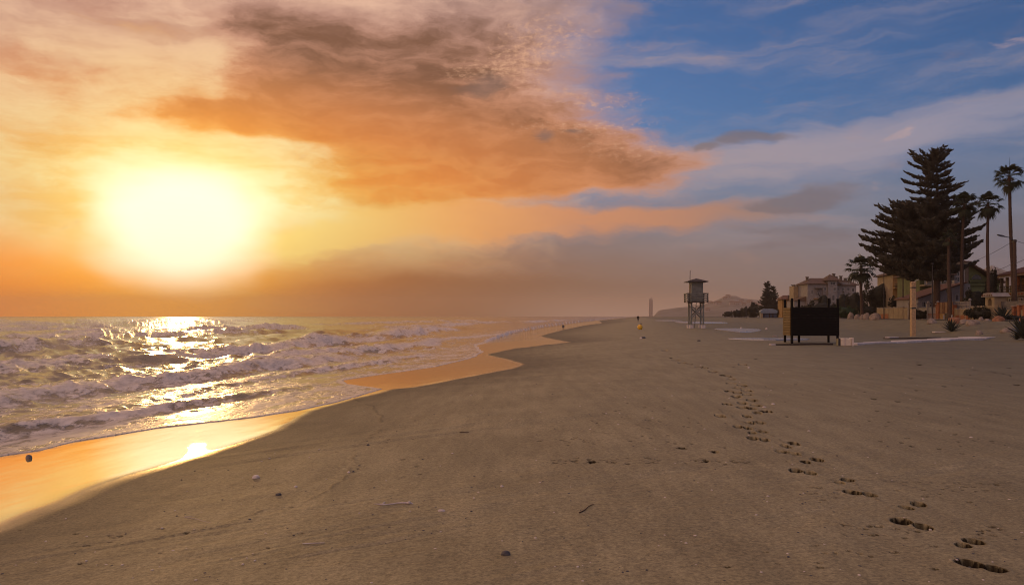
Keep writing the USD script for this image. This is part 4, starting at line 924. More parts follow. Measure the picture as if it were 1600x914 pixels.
# ------------------------------------------------------------------ trees and plants
def norfolk(name, label, px, Y, base, h, spec, seed, group=None, dens=1.0, trunk_r=.32, low=0.2, tr_top=1.0, gap=1.0, thick=1.0):
    """A Norfolk Island pine: tiers of boughs that carry flat, crowded combs of rope-like branchlets with upturned ends. spec(f, a) = bough length at height share f and heading a (0 = right in the picture, pi = left)."""
    r = np.random.default_rng(seed); x = (px - 800) / FPX * Y
    t = thing(name, label, 'pine tree', (x, Y, base), 0, group)
    u = np.linspace(0, 1, 12); obj('trunk', MB().tube(np.c_[.12 * np.sin(u * 4), .1 * np.cos(u * 3) - .1, u * h * tr_top], trunk_r * (1 - u) ** 0.8 + .03, 10), MAT['bark'], t, smooth=40)
    m, wood = MB(), MB(); z = low * h
    while z < h * .97:
        f = z / h; nb = 7 if f < .7 else 5; a0 = r.uniform(0, 6.28)
        for j in range(nb):
            a = a0 + j * 2 * math.pi / nb + r.normal() * .22; L = spec(f, a) * r.uniform(.70, 1.10)
            if L < .25 or r.uniform() < .07: continue
            ca, sa = math.cos(a), math.sin(a); rise = (.02 + .52 * sstep(.72, 1.0, f)) * L + r.normal() * .06 * L; q = np.linspace(0, 1, 8)
            out = q * L; up = rise * q - .09 * L * np.sin(q * 3.14) * (1 - f) + .12 * L * q ** 4; sway = .06 * L * np.sin(q * 4 + r.uniform(0, 6)) * q
            pts = np.c_[ca * out - sa * sway, sa * out + ca * sway, z + up + r.normal() * .2]
            wood.tube(pts, np.linspace(.05 + .012 * L, .02, 8), 5)
            n = max(6, int(L / .23 * dens))
            for i in range(n):
                w = .10 + .92 * (i + r.uniform()) / n; w = min(w, 1.0); p = np.array([np.interp(w, q, pts[:, c]) for c in range(3)])
                for sd in (-1, 1):
                    ll = (.30 + .20 * L * (1 - .75 * w) * min(1, w * 2.6)) * r.uniform(.6, 1.3); ll = min(ll, 1.35); fw = r.uniform(.35, .8)
                    dirv = np.array([ca * fw - sd * sa * .75, sa * fw + sd * ca * .75, 0]); v = np.linspace(0, 1, 4)[:, None]
                    tip = p + dirv * ll * v + np.array([0, 0, 1.0]) * (ll * (.02 + .32 * v ** 2) * v + r.normal() * .07)
                    m.tube(tip, np.array([.06, .11, .12, .03]) * thick * r.uniform(.7, 1.25), 4, cap=False)
                    for e in (.4, .65, .9):
                        if r.uniform() < .75:
                            b = p + dirv * ll * e + (0, 0, ll * .3 * e ** 3); sl = r.uniform(.16, .34); m.tube([b, b + dirv * sl * .6 + (-dirv[1] * sd * .15 * r.normal(), dirv[0] * .15 * r.normal(), sl * .55), b + dirv * sl + (0, 0, sl * .95)], np.array([.07, .085, .02]) * thick, 3, cap=False)
        z += (.80 + .45 * r.uniform()) * (h / 22) ** .5 * gap * (.85 if f < .6 else .9)
    for a in (.7, 2.6, 4.4): m.tube([(0, 0, h * .955), (math.cos(a) * .5, math.sin(a) * .5, h * .985), (math.cos(a) * .9, math.sin(a) * .9, h * 1.012)], [.07, .12, .03], 4)
    m.tube([(0, 0, h * .95), (.1, 0, h * .98), (.2, 0, h * 1.0)], [.08, .10, .02], 4)
    obj('bough', wood, MAT['bark'], t); obj('crown', m, MAT['needle'], t)
    return t


def prof(pts):
    p = np.array(pts, float); return lambda f: float(np.interp(f, p[:, 0], p[:, 1]))


u1 = 102.0 / FPX
pl = prof([(0, 0), (.24, .0), (.26, 6.0), (.38, 7.4), (.5, 7.0), (.58, 6.0), (.64, 4.6), (.70, 3.7), (.80, 3.5), (.88, 3.2), (.95, 2.7), (1, 1.2)])
pr = prof([(0, 0), (.24, .0), (.27, 4.2), (.37, 4.6), (.45, 5.2), (.56, 5.1), (.64, 4.2), (.72, 3.7), (.80, 2.6), (.88, 2.0), (.95, 1.7), (1, 1.0)])


def main_spec(f, a):
    c = math.cos(a); return (pr(f) if c > 0 else pl(f)) * (.55 + .45 * abs(c)) * (1 if f < .62 or abs(c) > .2 else .8)


Yp = 101.0
norfolk('norfolk_pine', 'tallest dark pine with an open ragged top above the white pillared wall', 1463, Yp, 1.0, H(235, Yp) - 1.0, main_spec, 4, trunk_r=.42, low=.25, dens=1.5, thick=.95, gap=.74)
p2 = prof([(0, 0), (.36, 0), (.40, 4.2), (.55, 5.8), (.72, 5.7), (.84, 5.0), (.93, 3.8), (1, 1.2)])
norfolk('norfolk_pine', 'broad dark pine with flat layered boughs behind the tall timber post', 1424, 103.0, 1.0, H(322, 103.0) - 1.0, lambda f, a: p2(f) * (.7 + .3 * abs(math.cos(a))), 9, trunk_r=.34, low=.37, dens=1.5, thick=1.0, gap=.72)
pc = prof([(0, 0), (.08, 2.6), (.2, 2.7), (.6, 1.5), (.9, .6), (1, .25)])
for k, (px, pt, tt, lab) in enumerate([(1198.5, 441, 42, 'taller conical pine behind the pale blue beach hut'), (1208, 447, 44, 'shorter conical pine just right of the tallest one behind the beach hut'), (1241, 445, 42, 'slender open conical pine left of the white villa'), (1177, 474, 40, 'low dark conical tree left of the beach hut')]):
    Y = Yt(px, tt); hh = H(pt, Y) - 1.0; s_ = hh / 11 * (1.15 if k == 0 else 1.25 if k == 1 else .95 if k == 2 else 1.5)
    norfolk('conical_pine', lab, px, Y, 1.0, hh, lambda f, a, s_=s_: pc(f) * s_, 30 + k, trunk_r=.16, low=.06, dens=.8, gap=.75, thick=1.1)


def palm(label, px_top, py_top, px_base, Y, crown, seed, lean=0.0, fronds=26, name='fan_palm', spear=False, base=1.0, r0=.24):
    r = np.random.default_rng(seed); x = (px_base - 800) / FPX * Y; dx = (px_top - px_base) / FPX * Y; h = H(py_top, Y) - base
    t = thing(name, label, 'palm tree', (x, Y, base))
    u = np.linspace(0, 1, 16); pts = np.c_[dx * u ** 1.5 + .06 * np.sin(u * 7), .05 * np.sin(u * 5), u * h]
    obj('trunk', MB().tube(pts, r0 * (1 - .35 * u) * (1 + .06 * np.sin(u * 60)) + .06 * np.exp(-u * 14), 10), MAT['bark'], t, smooth=40)
    top = pts[-1]
    sk = MB()                                                              # skirt of dead leaf bases
    for k in range(22):
        a = r.uniform(0, 6.28); zz = -r.uniform(.05, .9) * crown * .7; b = top + (math.cos(a) * .16, math.sin(a) * .16, zz); sk.tube([b, b + (math.cos(a) * .28, math.sin(a) * .28, -.25)], [.05, .015], 3, cap=False)
    obj('leaf_bases', sk, MAT['bark'], t)
    for k in range(fronds):
        a = k * 2.399 + r.normal() * .2; el = math.radians(np.interp(k / fronds, [0, .35, .7, 1], [80, 40, -12, -66]) + r.normal() * 9)
        L = crown * r.uniform(.42, .62); d = np.array([math.cos(a) * math.cos(el), math.sin(a) * math.cos(el), math.sin(el)]); m = MB()
        q = np.linspace(0, 1, 4)[:, None]; pet = top + d * L * q + np.array([0, 0, -.12 * L]) * q ** 2; m.tube(pet, [.03, .022, .018, .015], 3, cap=False)
        sd = np.cross(d, (0, 0, 1.0)); sd /= np.linalg.norm(sd) + 1e-9; upv = np.cross(sd, d); tip = pet[-1]
        for j in range(13):
            g_ = math.radians(-84 + 14 * j); bl = crown * .52 * (1 - .22 * abs(g_) / 1.5) * r.uniform(.85, 1.1)
            bd = d * math.cos(g_) + sd * math.sin(g_) + upv * .05 * r.normal(); side = np.cross(bd, upv); side /= np.linalg.norm(side) + 1e-9
            p0, p1 = tip, tip + bd * bl * .55; p2_ = p1 + bd * bl * .42 + np.array([0, 0, -.42 * bl])
            w = .085 * crown / 1.8; m.add([p0 - side * w * .4, p0 + side * w * .4, p1 + side * w, p1 - side * w, p2_], [(0, 1, 2), (0, 2, 3), (3, 2, 4)])
        obj('frond', m, MAT['palmleaf'], t)
    if spear: obj('spear_leaf', MB().tube([top + (0, 0, .2), top + (.05, 0, crown * .55), top + (.06, 0, crown * 1.15)], [.05, .035, .008], 5), MAT['palmleaf'], t)
    return t


palm('tallest slim fan palm with a spear leaf at the right edge', 1576, 276, 1584, 84.0, 1.75, 41, spear=True, r0=.22)
palm('slim fan palm left of the tallest one, its trunk rising from the dark cypress', 1543, 318, 1544.5, 92.0, 1.75, 42, r0=.21)
palm('fan palm whose green crown shows against the right side of the tall pine', 1506, 318, 1502, 96.0, 1.9, 43, r0=.22)
palm('bushy lower fan palm left of the tall pine above the green hedge', 1345, 418, 1346.5, 118.0, 2.5, 44, fronds=34, r0=.26)
palm('thick brown palm trunk before the red roofed house, its crown lost in the pine', 1482, 372, 1484, 93.0, 1.3, 45, fronds=14, r0=.24)


def leaf_mass(m, c, rad, n, size, r, drop=.25):
    """n leaf-sized faces through an uneven volume: lumps on an ellipsoid with gaps between."""
    c, rad = np.array(c, float), np.array(rad, float); lumps = []
    for _ in range(max(5, int(n / 90))):
        d = r.normal(size=3); d /= np.linalg.norm(d); lumps.append((c + d * rad * r.uniform(.35, .85), rad * r.uniform(.28, .5)))
    k = r.integers(0, len(lumps), n); lc = np.array([l[0] for l in lumps])[k]; lr = np.array([l[1] for l in lumps])[k]
    d = r.normal(size=(n, 3)); d /= np.linalg.norm(d, axis=1, keepdims=True); p = lc + d * lr * (r.uniform(size=(n, 1)) ** .4)
    a = r.normal(size=(n, 3)); a /= np.linalg.norm(a, axis=1, keepdims=True); b = np.cross(a, r.normal(size=(n, 3))); b /= np.linalg.norm(b, axis=1, keepdims=True)
    s = size * r.uniform(.6, 1.4, (n, 1)); v = np.stack([p - a * s * 1.5, p + b * s * .6, p + a * s * 1.5, p - b * s * .6], 1).reshape(-1, 3)
    v[:, 2] = np.maximum(v[:, 2], 0.02); i = np.arange(n) * 4; m.add(v, np.stack([i, i + 1, i + 2, i + 3], 1))


def bush(label, px0, px1, py0, py1, tt, mat, seed, n=2600, name='garden_bush', cat='bush', size=.11, lumps=4, group=None, base=None, flat=False):
    """A bush that spans photo columns px0..px1 and rows py0 (top)..py1 (foot) on the line t = tt."""
    r = np.random.default_rng(seed); pxc = (px0 + px1) / 2; Y = Yt(pxc, tt); x = (pxc - 800) / FPX * Y; b = float(ground(x, Y)) if base is None else base
    w, h = (px1 - px0) / FPX * Y, max(H(py0, Y) - b, .5); t = thing(name, label, cat, (x, Y, b), 0, group)
    st_ = MB()
    for k in range(lumps): st_.tube([(w * (k / max(1, lumps - 1) - .5) * .5, 0, -.2), (w * (k / max(1, lumps - 1) - .5) * .6, .05, h * .45), (w * (k / max(1, lumps - 1) - .5) * .75, .1, h * .75)], [.10, .06, .02], 5)
    obj('stem', st_, MAT['bark'], t); m = MB()
    core = trimesh.creation.icosphere(3); q = core.vertices * (1 + .3 * (meshkit.fbm(core.vertices * 2.2 + seed, 3, seed) - .5)[:, None]) * (w * .40, min(w, 3.2) * .33, h * .40) + (0, 0, h * .46); m.add(np.maximum(q, (-99, -99, .01)), core.faces)
    for k in range(lumps):
        cx = w * (k + .5) / lumps - w / 2; hh = h * (1 if flat else r.uniform(.8, 1.0)); leaf_mass(m, (cx, 0, hh * .5), (w / lumps * .75, min(w * .4, 1.8), hh * .52), n // lumps, size, r)
    obj('foliage', m, MAT[mat], t); return t


bush('dark broad garden tree with dense foliage right of the bushy palm', 1352, 1408, 436, 494, 41, 'leafdark', 51, 5200, 'garden_tree', 'tree', .14, 5)
bush('dark round tree crown standing left of the bushy palm in front of the villa', 1322, 1350, 452, 494, 40.5, 'leafdark', 52, 2600, 'garden_tree', 'tree', .13, 3)
bush('clipped bright green hedge behind the row of boulders', 1306, 1340, 478, 496, 37.5, 'hedge', 53, 3200, 'clipped_hedge', 'hedge', .09, 5, flat=True)
bush('dull olive hedge between the green hedge and the cream wall', 1338, 1372, 476, 497, 37.0, 'leafdark', 54, 2800, 'clipped_hedge', 'hedge', .09, 5, flat=True)
bush('dark bush growing over the cream panelled wall', 1390, 1422, 458, 482, 38.5, 'leafdark', 55, 2400, base=1.1)
bush('dark shrub spilling over the white wall right of the tall post', 1428, 1447, 483, 500, 35.2, 'leafdark', 56, 2200, size=.08)
bush('dark garden shrubs behind the white pillars under the pine', 1430, 1464, 464, 486, 39, 'leafdark', 57, 2400, base=1.1)
bush('dark laurel mass with pale blossom above the breeze block wall', 1506, 1542, 447, 482, 39, 'leafdark', 58, 3400, 'garden_tree', 'tree', .11, 4)
bush('dark rounded clipped hedge in front of the shrine shaped pillar', 1514, 1552, 480, 503, 35.0, 'leafdark', 59, 4200, 'rounded_hedge', 'hedge', .07, 4, flat=True)
bush('tall dark cypress behind the gate pillar', 1541, 1558, 418, 490, 41, 'leafdark', 60, 3200, 'cypress', 'tree', .11, 2)
bush('dark hedge row under the balcony house', 1556, 1604, 474, 490, 38, 'leafdark', 61, 2600, base=1.1)
bush('low dark weeds along the foot of the wall at the right edge', 1570, 1606, 492, 502, 34.8, 'leafdark', 62, 1800, size=.06)
for k, (a, b, c, d, tt, lab) in enumerate([(1130, 1146, 485, 493, 38, 'leftmost low dark shrubs at the far end of the beach'), (1144, 1160, 483, 493, 38, 'low dark shrub clump left of the lone dark pole'), (1158, 1172, 478, 493, 39, 'dark rounded shrub behind the lone dark pole'), (1168, 1192, 476, 494, 40, 'wide dark bush left of the beach hut'),
                                           (1210, 1236, 478, 497, 40, 'dark bush between the beach hut and the black enclosure'), (1234, 1262, 476, 497, 39, 'dark bush behind the posts of the black enclosure'), (1262, 1312, 470, 497, 39.5, 'long dark shrubbery in front of the white villa')]):
    bush(lab, a, b, c, d, tt, 'leafdark', 70 + k, 2200, 'shrub', 'bush', .16, 4)
bush('dark round topped tree beside the villa balcony', 1278, 1296, 455, 496, 41, 'leafdark', 80, 1800, 'garden_tree', 'tree', .15, 3)
bush('dark tree in front of the right wing of the villa', 1308, 1326, 452, 496, 41, 'leafdark', 81, 1800, 'garden_tree', 'tree', .15, 3)


def agave(label, px, py, Y, wpx, hpx, seed, n=30, name='agave'):
    r = np.random.default_rng(seed); x = (px - 800) / FPX * Y; z = float(ground(x, Y)); R = wpx / 2 / FPX * Y; hh = hpx / FPX * Y
    t = thing(name, label, 'agave', (x, Y, z))
    for k in range(n):
        a = k * 2.399; e = math.radians(np.interp(k / n, [0, 1], [84, 12]) + r.normal() * 5); L = (hh * math.sin(e) + R * math.cos(e)) * r.uniform(.85, 1.1)
        d = np.array([math.cos(a) * math.cos(e), math.sin(a) * math.cos(e), math.sin(e)]); s = np.array([-math.sin(a), math.cos(a), 0]); up = np.cross(d, s); w = L * .075
        p = [np.array([0, 0, .05]) + d * L * q + np.array([0, 0, .05 * L * math.sin(q * 3)]) for q in (0, .35, .7, 1)]; m = MB()
        v = [p[0] - s * w * .7, p[0] + s * w * .7, p[0] + up * -w * .4, p[1] - s * w, p[1] + s * w, p[1] + up * -w * .6, p[2] - s * w * .7, p[2] + s * w * .7, p[2] + up * -w * .4, p[3]]
        m.add(v, [(0, 3, 4), (0, 4, 1), (3, 6, 7), (3, 7, 4), (6, 9, 7), (1, 4, 5), (1, 5, 2), (4, 7, 8), (4, 8, 5), (7, 9, 8), (0, 2, 5), (0, 5, 3), (3, 5, 8), (3, 8, 6), (6, 8, 9)])
        obj('leaf', m, MAT['agave'], t)


agave('small dark spiky agave on the open sand behind the walkway', 1486.5, 522, 66.0, 23, 18, 5, 34)
agave('wide spiky agave in front of the shrine shaped pillar', 1566, 500, Yt(1566, 33.2), 30, 20, 6, 36)
agave('big dark spiky agave cut by the right edge beside the walkway', 1603, 540, 50.0, 36, 38, 7, 46)
agave('low agave tuft right of the walkway end', 1589, 545, 50.5, 20, 12, 8, 26)

# ------------------------------------------------------------------ garden walls along the promenade
TW = 36.0


def wall_thing(name, label, cat, px0, px1, t0=TW, group=None):
    """An Xform on the wall line: its x axis runs along the wall towards the right of the photo, y away from the promenade. Returns path, length, base height, height(py) at the middle."""
    s_of = lambda px: Yt(px, t0) and st((px - 800) / FPX * Yt(px, t0), Yt(px, t0))[0]
    s0, s1 = s_of(px0), s_of(px1); x, y = xy(s0, t0); z = 1.10
    ang = math.degrees(math.atan2(-CT, -ST))                               # towards the viewer, along -s
    t = thing(name, label, cat, (x, y, z), ang, group); Ym = Yt((px0 + px1) / 2, t0)
    return t, s0 - s1, lambda py: H(py, Ym) - z


def panel_wall(px0, px1, label, mat, py_top, n, base=None, band=None, cap='white', t0=TW, name='garden_wall', recess=True):
    t, L, hh = wall_thing(name, label, 'wall', px0, px1, t0); h = hh(py_top)
    for k in range(n):
        a, b = L * k / n, L * (k + 1) / n
        obj('pillar', MB().box(a, a + .28, -.012, .2, -.3, h + .03, .01), MAT[mat], t)
        obj('panel', MB().box(a + .282, b - .002, 0.012, .18, -.3, h - .14), MAT[mat], t)
        obj('coping', MB().box(a + .282, b - .002, -.03, .22, h - .138, h - .04, .015), MAT[cap], t)
        if recess and b - a > 1.2:
            m = MB(); c0, c1 = a + .42, b - .14
            for q in range(3):
                zz = h * (.30 + .19 * q); m.box(c0, c1, -.022, .018, zz, zz + h * .07)
            obj('relief_bar', m, MAT[mat], t)
        if base: obj('base_course', MB().box(a + .282, b - .002, -.035, .018, -.3, h * base), MAT['brick'], t)
        if band: obj('band', MB().box(a + .282, b - .002, -.03, .019, h * band, h * band + .12), MAT['brick'], t)
    return t, L, h


panel_wall(1370, 1388, 'weathered reddish cream wall at the left end of the garden walls', 'cream', 480.5, 3, base=.45)
panel_wall(1388.5, 1418, 'cream wall with recessed patterned panels left of the white pillars', 'cream', 479.5, 4)
t, L, hh = wall_thing('pillared_wall', 'white garden wall with ball topped pillars and a red brick band', 'wall', 1419, 1465)
for k, px in enumerate((1420, 1433.5, 1449, 1464.5)):
    _, _, _h = None, None, None; Y = Yt(px, TW); a = L - (st((px - 800) / FPX * Y, Y)[0] - (st((1465 - 800) / FPX * Yt(1465, TW), Yt(1465, TW))[0])); h = H(475.5, Y) - 1.10
    a = min(max(a, .2), L - .2)
    pil = obj('pillar', MB().box(a - .2, a + .2, -.1, .3, -.3, h, .02), MAT['brick' if k == 3 else 'white'], t)
    obj('cap', MB().box(a - .26, a + .26, -.16, .36, h + .002, h + .10, .02), MAT['white'], pil)
    bl = trimesh.creation.icosphere(2, .17); bl.apply_translation((a, .1, h + .25)); obj('ball', bl, MAT['white'], pil, smooth=True)
for k in range(8):
    a, b = L * k / 8 + .01, L * (k + 1) / 8 - .01; h = hh(481.5)
    obj('panel', MB().box(a, b, .03, .17, h * .42 + .12, h), MAT['white'], t); obj('band', MB().box(a, b, .0, .19, h * .42, h * .42 + .118), MAT['brick'], t); obj('panel', MB().box(a, b, .03, .17, -.3, h * .42 - .002), MAT['pink'], t); obj('coping', MB().box(a, b, -.02, .22, h + .002, h + .08, .01), MAT['white'], t)
t, L, hh = wall_thing('brick_gateway', 'red brick gateway with a dark red board above an opening', 'gateway', 1465.5, 1491)
h = hh(472); obj('board', MB().box(.5, L - .55, .02, .10, hh(489.5), h, .01), MAT['redboard'], t)
for k in range(5): obj('board_rib', MB().box(.55 + (L - 1.15) * k / 5, .60 + (L - 1.15) * k / 5, -.012, .018, hh(489), h - .03), MAT['redboard'], t)
for a, py in ((.2, 473), (L - .25, 478)):
    obj('pillar', MB().box(a - .22, a + .22, -.1, .3, -.3, hh(py), .02), MAT['brick'], t); obj('cap', MB().box(a - .27, a + .27, -.15, .35, hh(py) + .002, hh(py) + .09, .02), MAT['brick'], t)
obj('low_wall', MB().box(.45, L * .40, .02, .2, -.3, hh(490)), MAT['ochre'], t); obj('low_wall', MB().box(L * .62, L - .5, .02, .2, -.3, hh(490)), MAT['ochre'], t); obj('gate', MB().box(L * .40 + .01, L * .62 - .01, .08, .12, -.05, hh(490)), MAT['darkwood'], t)
for k, px in enumerate((1475, 1487.5)):
    x, y, z = P(px, Yt(px, 34.9)); obj('bollard', MB().tube([(x, y, 1.1), (x, y, 1.62), (x, y, 1.72)], [.10, .10, .04], 10), MAT['white'], smooth=40, label=['left white bollard in front of the brick gateway', 'right white bollard in front of the brick gateway'][k], cat='bollard')
panel_wall(1491.5, 1516, 'cream banded wall on a red brick base below the breeze block screen', 'cream', 481.5, 3, base=.42)
t, L, hh = wall_thing('breeze_block_screen', 'white pierced breeze block screen standing behind the cream wall', 'screen', 1492, 1515, TW + .5)
cz0, cz1 = hh(482.5), hh(471); n = 4
obj('frame', MB().box(0, L, .06, .10, cz0 - 1.2, cz0 - .002), MAT['white'], t)
for i in range(n):
    for j in range(2):
        a, b = L * i / n, L * (i + 1) / n; c, d = cz0 + (cz1 - cz0) * j / 2, cz0 + (cz1 - cz0) * (j + 1) / 2; w = .085; m = MB()
        m.box(a + .004, a + w, 0, .16, c, d - .004).box(b - w, b - .004, 0, .16, c, d - .004).box(a + w + .001, b - w - .001, .002, .158, c + .001, c + w).box(a + w + .001, b - w - .001, .002, .158, d - w, d - .005)
        m.box((a + b) / 2 - .13, (a + b) / 2 + .13, .01, .15, (c + d) / 2 - .11, (c + d) / 2 + .11); obj('block', m, MAT['white'], t)
bl = trimesh.creation.icosphere(2, .16); bl.apply_translation((L - .1, .08, cz1 + .16)); obj('ball', bl, MAT['white'], t, smooth=True)
panel_wall(1516.5, 1541, 'cream wall rising behind the dark rounded hedge', 'cream', 478, 3, recess=False)


def shrine():
    t, L, hh = wall_thing('gate_pillar', 'cream shrine shaped gate pillar with a small roof and an arched niche', 'gate pillar', 1541.5, 1558)
    h = hh(464); w = L
    obj('base', MB().box(.1, w - .1, -.25, 1.0, -.3, hh(478), .03), MAT['cream'], t)
    b = hh(478) + .002; m = MB().box(.15, .15 + w * .25, -.2, .95, b, h).box(w - .15 - w * .25, w - .15, -.2, .95, b, h); obj('pier', m, MAT['cream'], t)
    arch = MB(); n = 10; c0, c1 = .15 + w * .25 + .001, w - .15 - w * .25 - .001; r = (c1 - c0) / 2; cx = (c0 + c1) / 2; zs = h - r - .12
    for k in range(n):
        a0, a1 = math.pi * k / n, math.pi * (k + 1) / n; x0, x1 = cx - r * math.cos(a0), cx - r * math.cos(a1)
        arch.prism([(x0, zs + r * math.sin(a0)), (x1, zs + r * math.sin(a1)), (x1, h), (x0, h)], 'y', -.18, .9)
    obj('arch', arch, MAT['cream'], t); obj('niche_back', MB().box(c0, c1, .45, .93, b, zs + r), MAT['ochre'], t)
    f = trimesh.creation.icosphere(2, .16); f.apply_scale((.9, .8, 1.7)); f.apply_translation((cx, .15, b + .27)); obj('urn', f, MAT['darkwood'], t, smooth=True)
    obj('roof', MB().prism([(-.25, h + .002), (w + .25, h + .002), (w * .85, hh(458)), (w * .15, hh(458))], 'y', -.45, 1.2), MAT['white'], t)
    for k in range(6): obj('roof_tile', MB().tube([(w * .05 + w * .9 * k / 5, -.50, h + .13), (w * .2 + w * .6 * k / 5, -.2, hh(458) + .02)], .07, 6), MAT['tile'], t)


shrine()
panel_wall(1558.5, 1582, 'cream wall with a grey upper screen right of the shrine shaped pillar', 'cream', 484, 3, recess=True)
t, L, hh = wall_thing('grey_screen', 'plain grey privacy screen above the cream wall under the balcony house', 'screen', 1560, 1606, TW + .4)
for k in range(6): obj('screen_panel', MB().box(L * k / 6 + .02, L * (k + 1) / 6 - .02, .02, .06, -.2, hh(470.5)), MAT['grey'], t)
t, L, hh = wall_thing('brick_wall', 'red brick pillars and low wall at the right edge', 'wall', 1582.5, 1606)
for a, py in ((.2, 479), (L * .42, 477), (L * .8, 477)): obj('pillar', MB().box(a - .24, a + .24, -.1, .34, -.3, hh(py), .02), MAT['brick'], t); obj('cap', MB().box(a - .3, a + .3, -.16, .4, hh(py) + .002, hh(py) + .1, .02), MAT['pink'], t)
obj('panel', MB().box(L * .42 + .25, L * .8 - .25, .04, .2, -.3, hh(484)), MAT['cream'], t); obj('gate', MB().box(.45, L * .42 - .25, .1, .14, -.05, hh(486)), MAT['darkmetal'], t)


# ------------------------------------------------------------------ houses behind the walls
def window(t, x0, x1, z0, z1, y=0.0, side='front', bars=1, mat='frame'):
    """A framed window on the wall plane y (front) or x (left/right side; x0, x1 then run along y)."""
    m, p = MB(), MB(); fw = .07
    def bx(q, a0, a1, b0, b1, d0, d1):
        if side == 'front': q.box(a0, a1, y + d0, y + d1, b0, b1)
        else: q.box(y + d0, y + d1, a0, a1, b0, b1)
    bx(m, x0, x1, z0, z0 + fw, -.05, .03); bx(m, x0, x1, z1 - fw, z1, -.05, .03); bx(m, x0, x0 + fw, z0 + fw + .001, z1 - fw - .001, -.048, .03); bx(m, x1 - fw, x1, z0 + fw + .001, z1 - fw - .001, -.048, .03)
    for k in range(bars):
        c = x0 + (x1 - x0) * (k + 1) / (bars + 1); bx(m, c - .025, c + .025, z0 + fw + .001, z1 - fw - .001, -.044, .028)
    w = obj('window', m, MAT[mat], t); bx(p, x0 + fw, x1 - fw, z0 + fw, z1 - fw, -.02, .01); obj('pane', p, MAT['glass'], w)
    s = MB(); bx(s, x0 - .08, x1 + .08, z0 - .09, z0 - .002, -.12, .03); obj('sill', s, MAT['frame'], w)


def railing(t, x0, x1, y0, z0, z1, n, mat='darkmetal'):
    m = MB().box(x0, x1, y0 - .03, y0 + .03, z1 - .06, z1).box(x0, x1, y0 - .02, y0 + .02, z0 + .06, z0 + .10)
    for k in range(n + 1):
        c = x0 + (x1 - x0) * k / n; m.box(c - .015, c + .015, y0 - .014, y0 + .014, z0, z1 - .061)
    obj('railing', m, MAT[mat], t)


def house_at(name, label, px0, Y, rz=RZ, z=1.0, cat='house'):
    x = (px0 - 800) / FPX * Y; t = thing(name, label, cat, (x, Y, z), rz)
    return t, lambda px: (px - px0) / FPX * Y, lambda py: H(py, Y) - z


def villa():
    t, X, Z = house_at('villa', 'large white villa with grey hipped roofs and several chimneys', 1262, 205.0, -3)
    obj('wall', MB().box(0, X(1306), 0, 9, 0, Z(444)), MAT['white'], t); obj('wall', MB().box(X(1306) + .01, X(1338), .8, 9, 0, Z(446)), MAT['white'], t)
    r = obj('roof', MB().hip(0, X(1312), 0, 9, Z(444) + .002, Z(433.5), .5, .45), MAT['browntile'], t)
    obj('roof', MB().hip(X(1308), X(1338), .8, 9, Z(446) + .002, Z(436.5), .5, .62), MAT['browntile'], t)
    d = obj('turret', MB().box(X(1292), X(1306), -.6, 4, 0, Z(439)), MAT['white'], t); obj('turret_roof', MB().hip(X(1292), X(1307), -.6, 4, Z(439) + .002, Z(428), .6, 0.0), MAT['browntile'], d)
    window(t, X(1295), X(1303), Z(446), Z(441), -.605)
    for px, p0, p1 in ((1268.5, 441, 432.5), (1310, 438, 427.5), (1314, 438, 432), (1321, 438, 431), (1328, 439, 434.5), (1334.5, 442, 435)):
        c = obj('chimney', MB().box(X(px) - .28, X(px) + .28, 3.6, 4.2, Z(444), Z(p1)), MAT['taupe'], t); obj('chimney_cap', MB().box(X(px) - .36, X(px) + .36, 3.52, 4.28, Z(p1) + .002, Z(p1) + .18), MAT['taupe'], c)
    for a, b, p0, p1 in ((1277, 1280, 465, 457), (1267, 1270, 460, 453), (1287, 1290.5, 454, 449), (1286, 1290, 470, 462), (1298, 1302, 470, 461), (1300, 1304, 455, 449)):
        window(t, X(a), X(b), Z(p0), Z(p1), -.605 if a >= 1292 else 0.0)
    for a, b, p0, p1 in ((1309, 1313, 455, 449), (1316, 1320, 455, 449), (1324, 1328, 455, 449), (1331, 1335, 456, 450), (1316, 1320, 470, 463)): window(t, X(a), X(b), Z(p0), Z(p1), .8)
    obj('dormer', MB().box(X(1314), X(1328), .4, 3, Z(446) + .01, Z(441)), MAT['white'], t)
    obj('pergola', MB().box(X(1272), X(1283), -1.6, -.02, Z(451), Z(450)).box(X(1273), X(1274), -1.5, -1.3, Z(466), Z(451) - .002).box(X(1281), X(1282), -1.5, -1.3, Z(466), Z(451) - .002), MAT['taupe'], t)
    obj('balcony', MB().box(X(1271), X(1291), -1.7, -.01, Z(467.6), Z(466) - .01), MAT['ochre'], t); railing(t, X(1271), X(1291), -1.65, Z(466), Z(462), 22, 'frame')
    w = obj('side_wing', MB().box(X(1244), X(1262) - .02, 1.5, 8, 0, Z(470)), MAT['white'], t)
    obj('wing_roof', MB().prism([(X(1243), Z(470) + .004), (X(1262) - .03, Z(470) + .004), (X(1262) - .03, Z(463))], 'y', 1.2, 8.2), MAT['browntile'], w)
    obj('rear_tower', MB().box(X(1255), X(1262) - .02, 8.01, 12, 0, Z(445)), MAT['cream'], t)


villa()


def brown_house():
    t, X, Z = house_at('low_house', 'low brown house half hidden by trees left of the white villa', 1222, 222.0)
    obj('wall', MB().box(0, X(1246), 0, 7, 0, Z(468)), MAT['ochre'], t); obj('roof', MB().hip(0, X(1246), 0, 7, Z(468) + .002, Z(461), .5, .5), MAT['tile'], t)
    for a in (1225, 1232, 1239): window(t, X(a), X(a + 3.5), Z(484), Z(475), 0)
    obj('door', MB().box(X(1229), X(1231), -.05, .02, 0, 2.1), MAT['darkwood'], t)


brown_house()


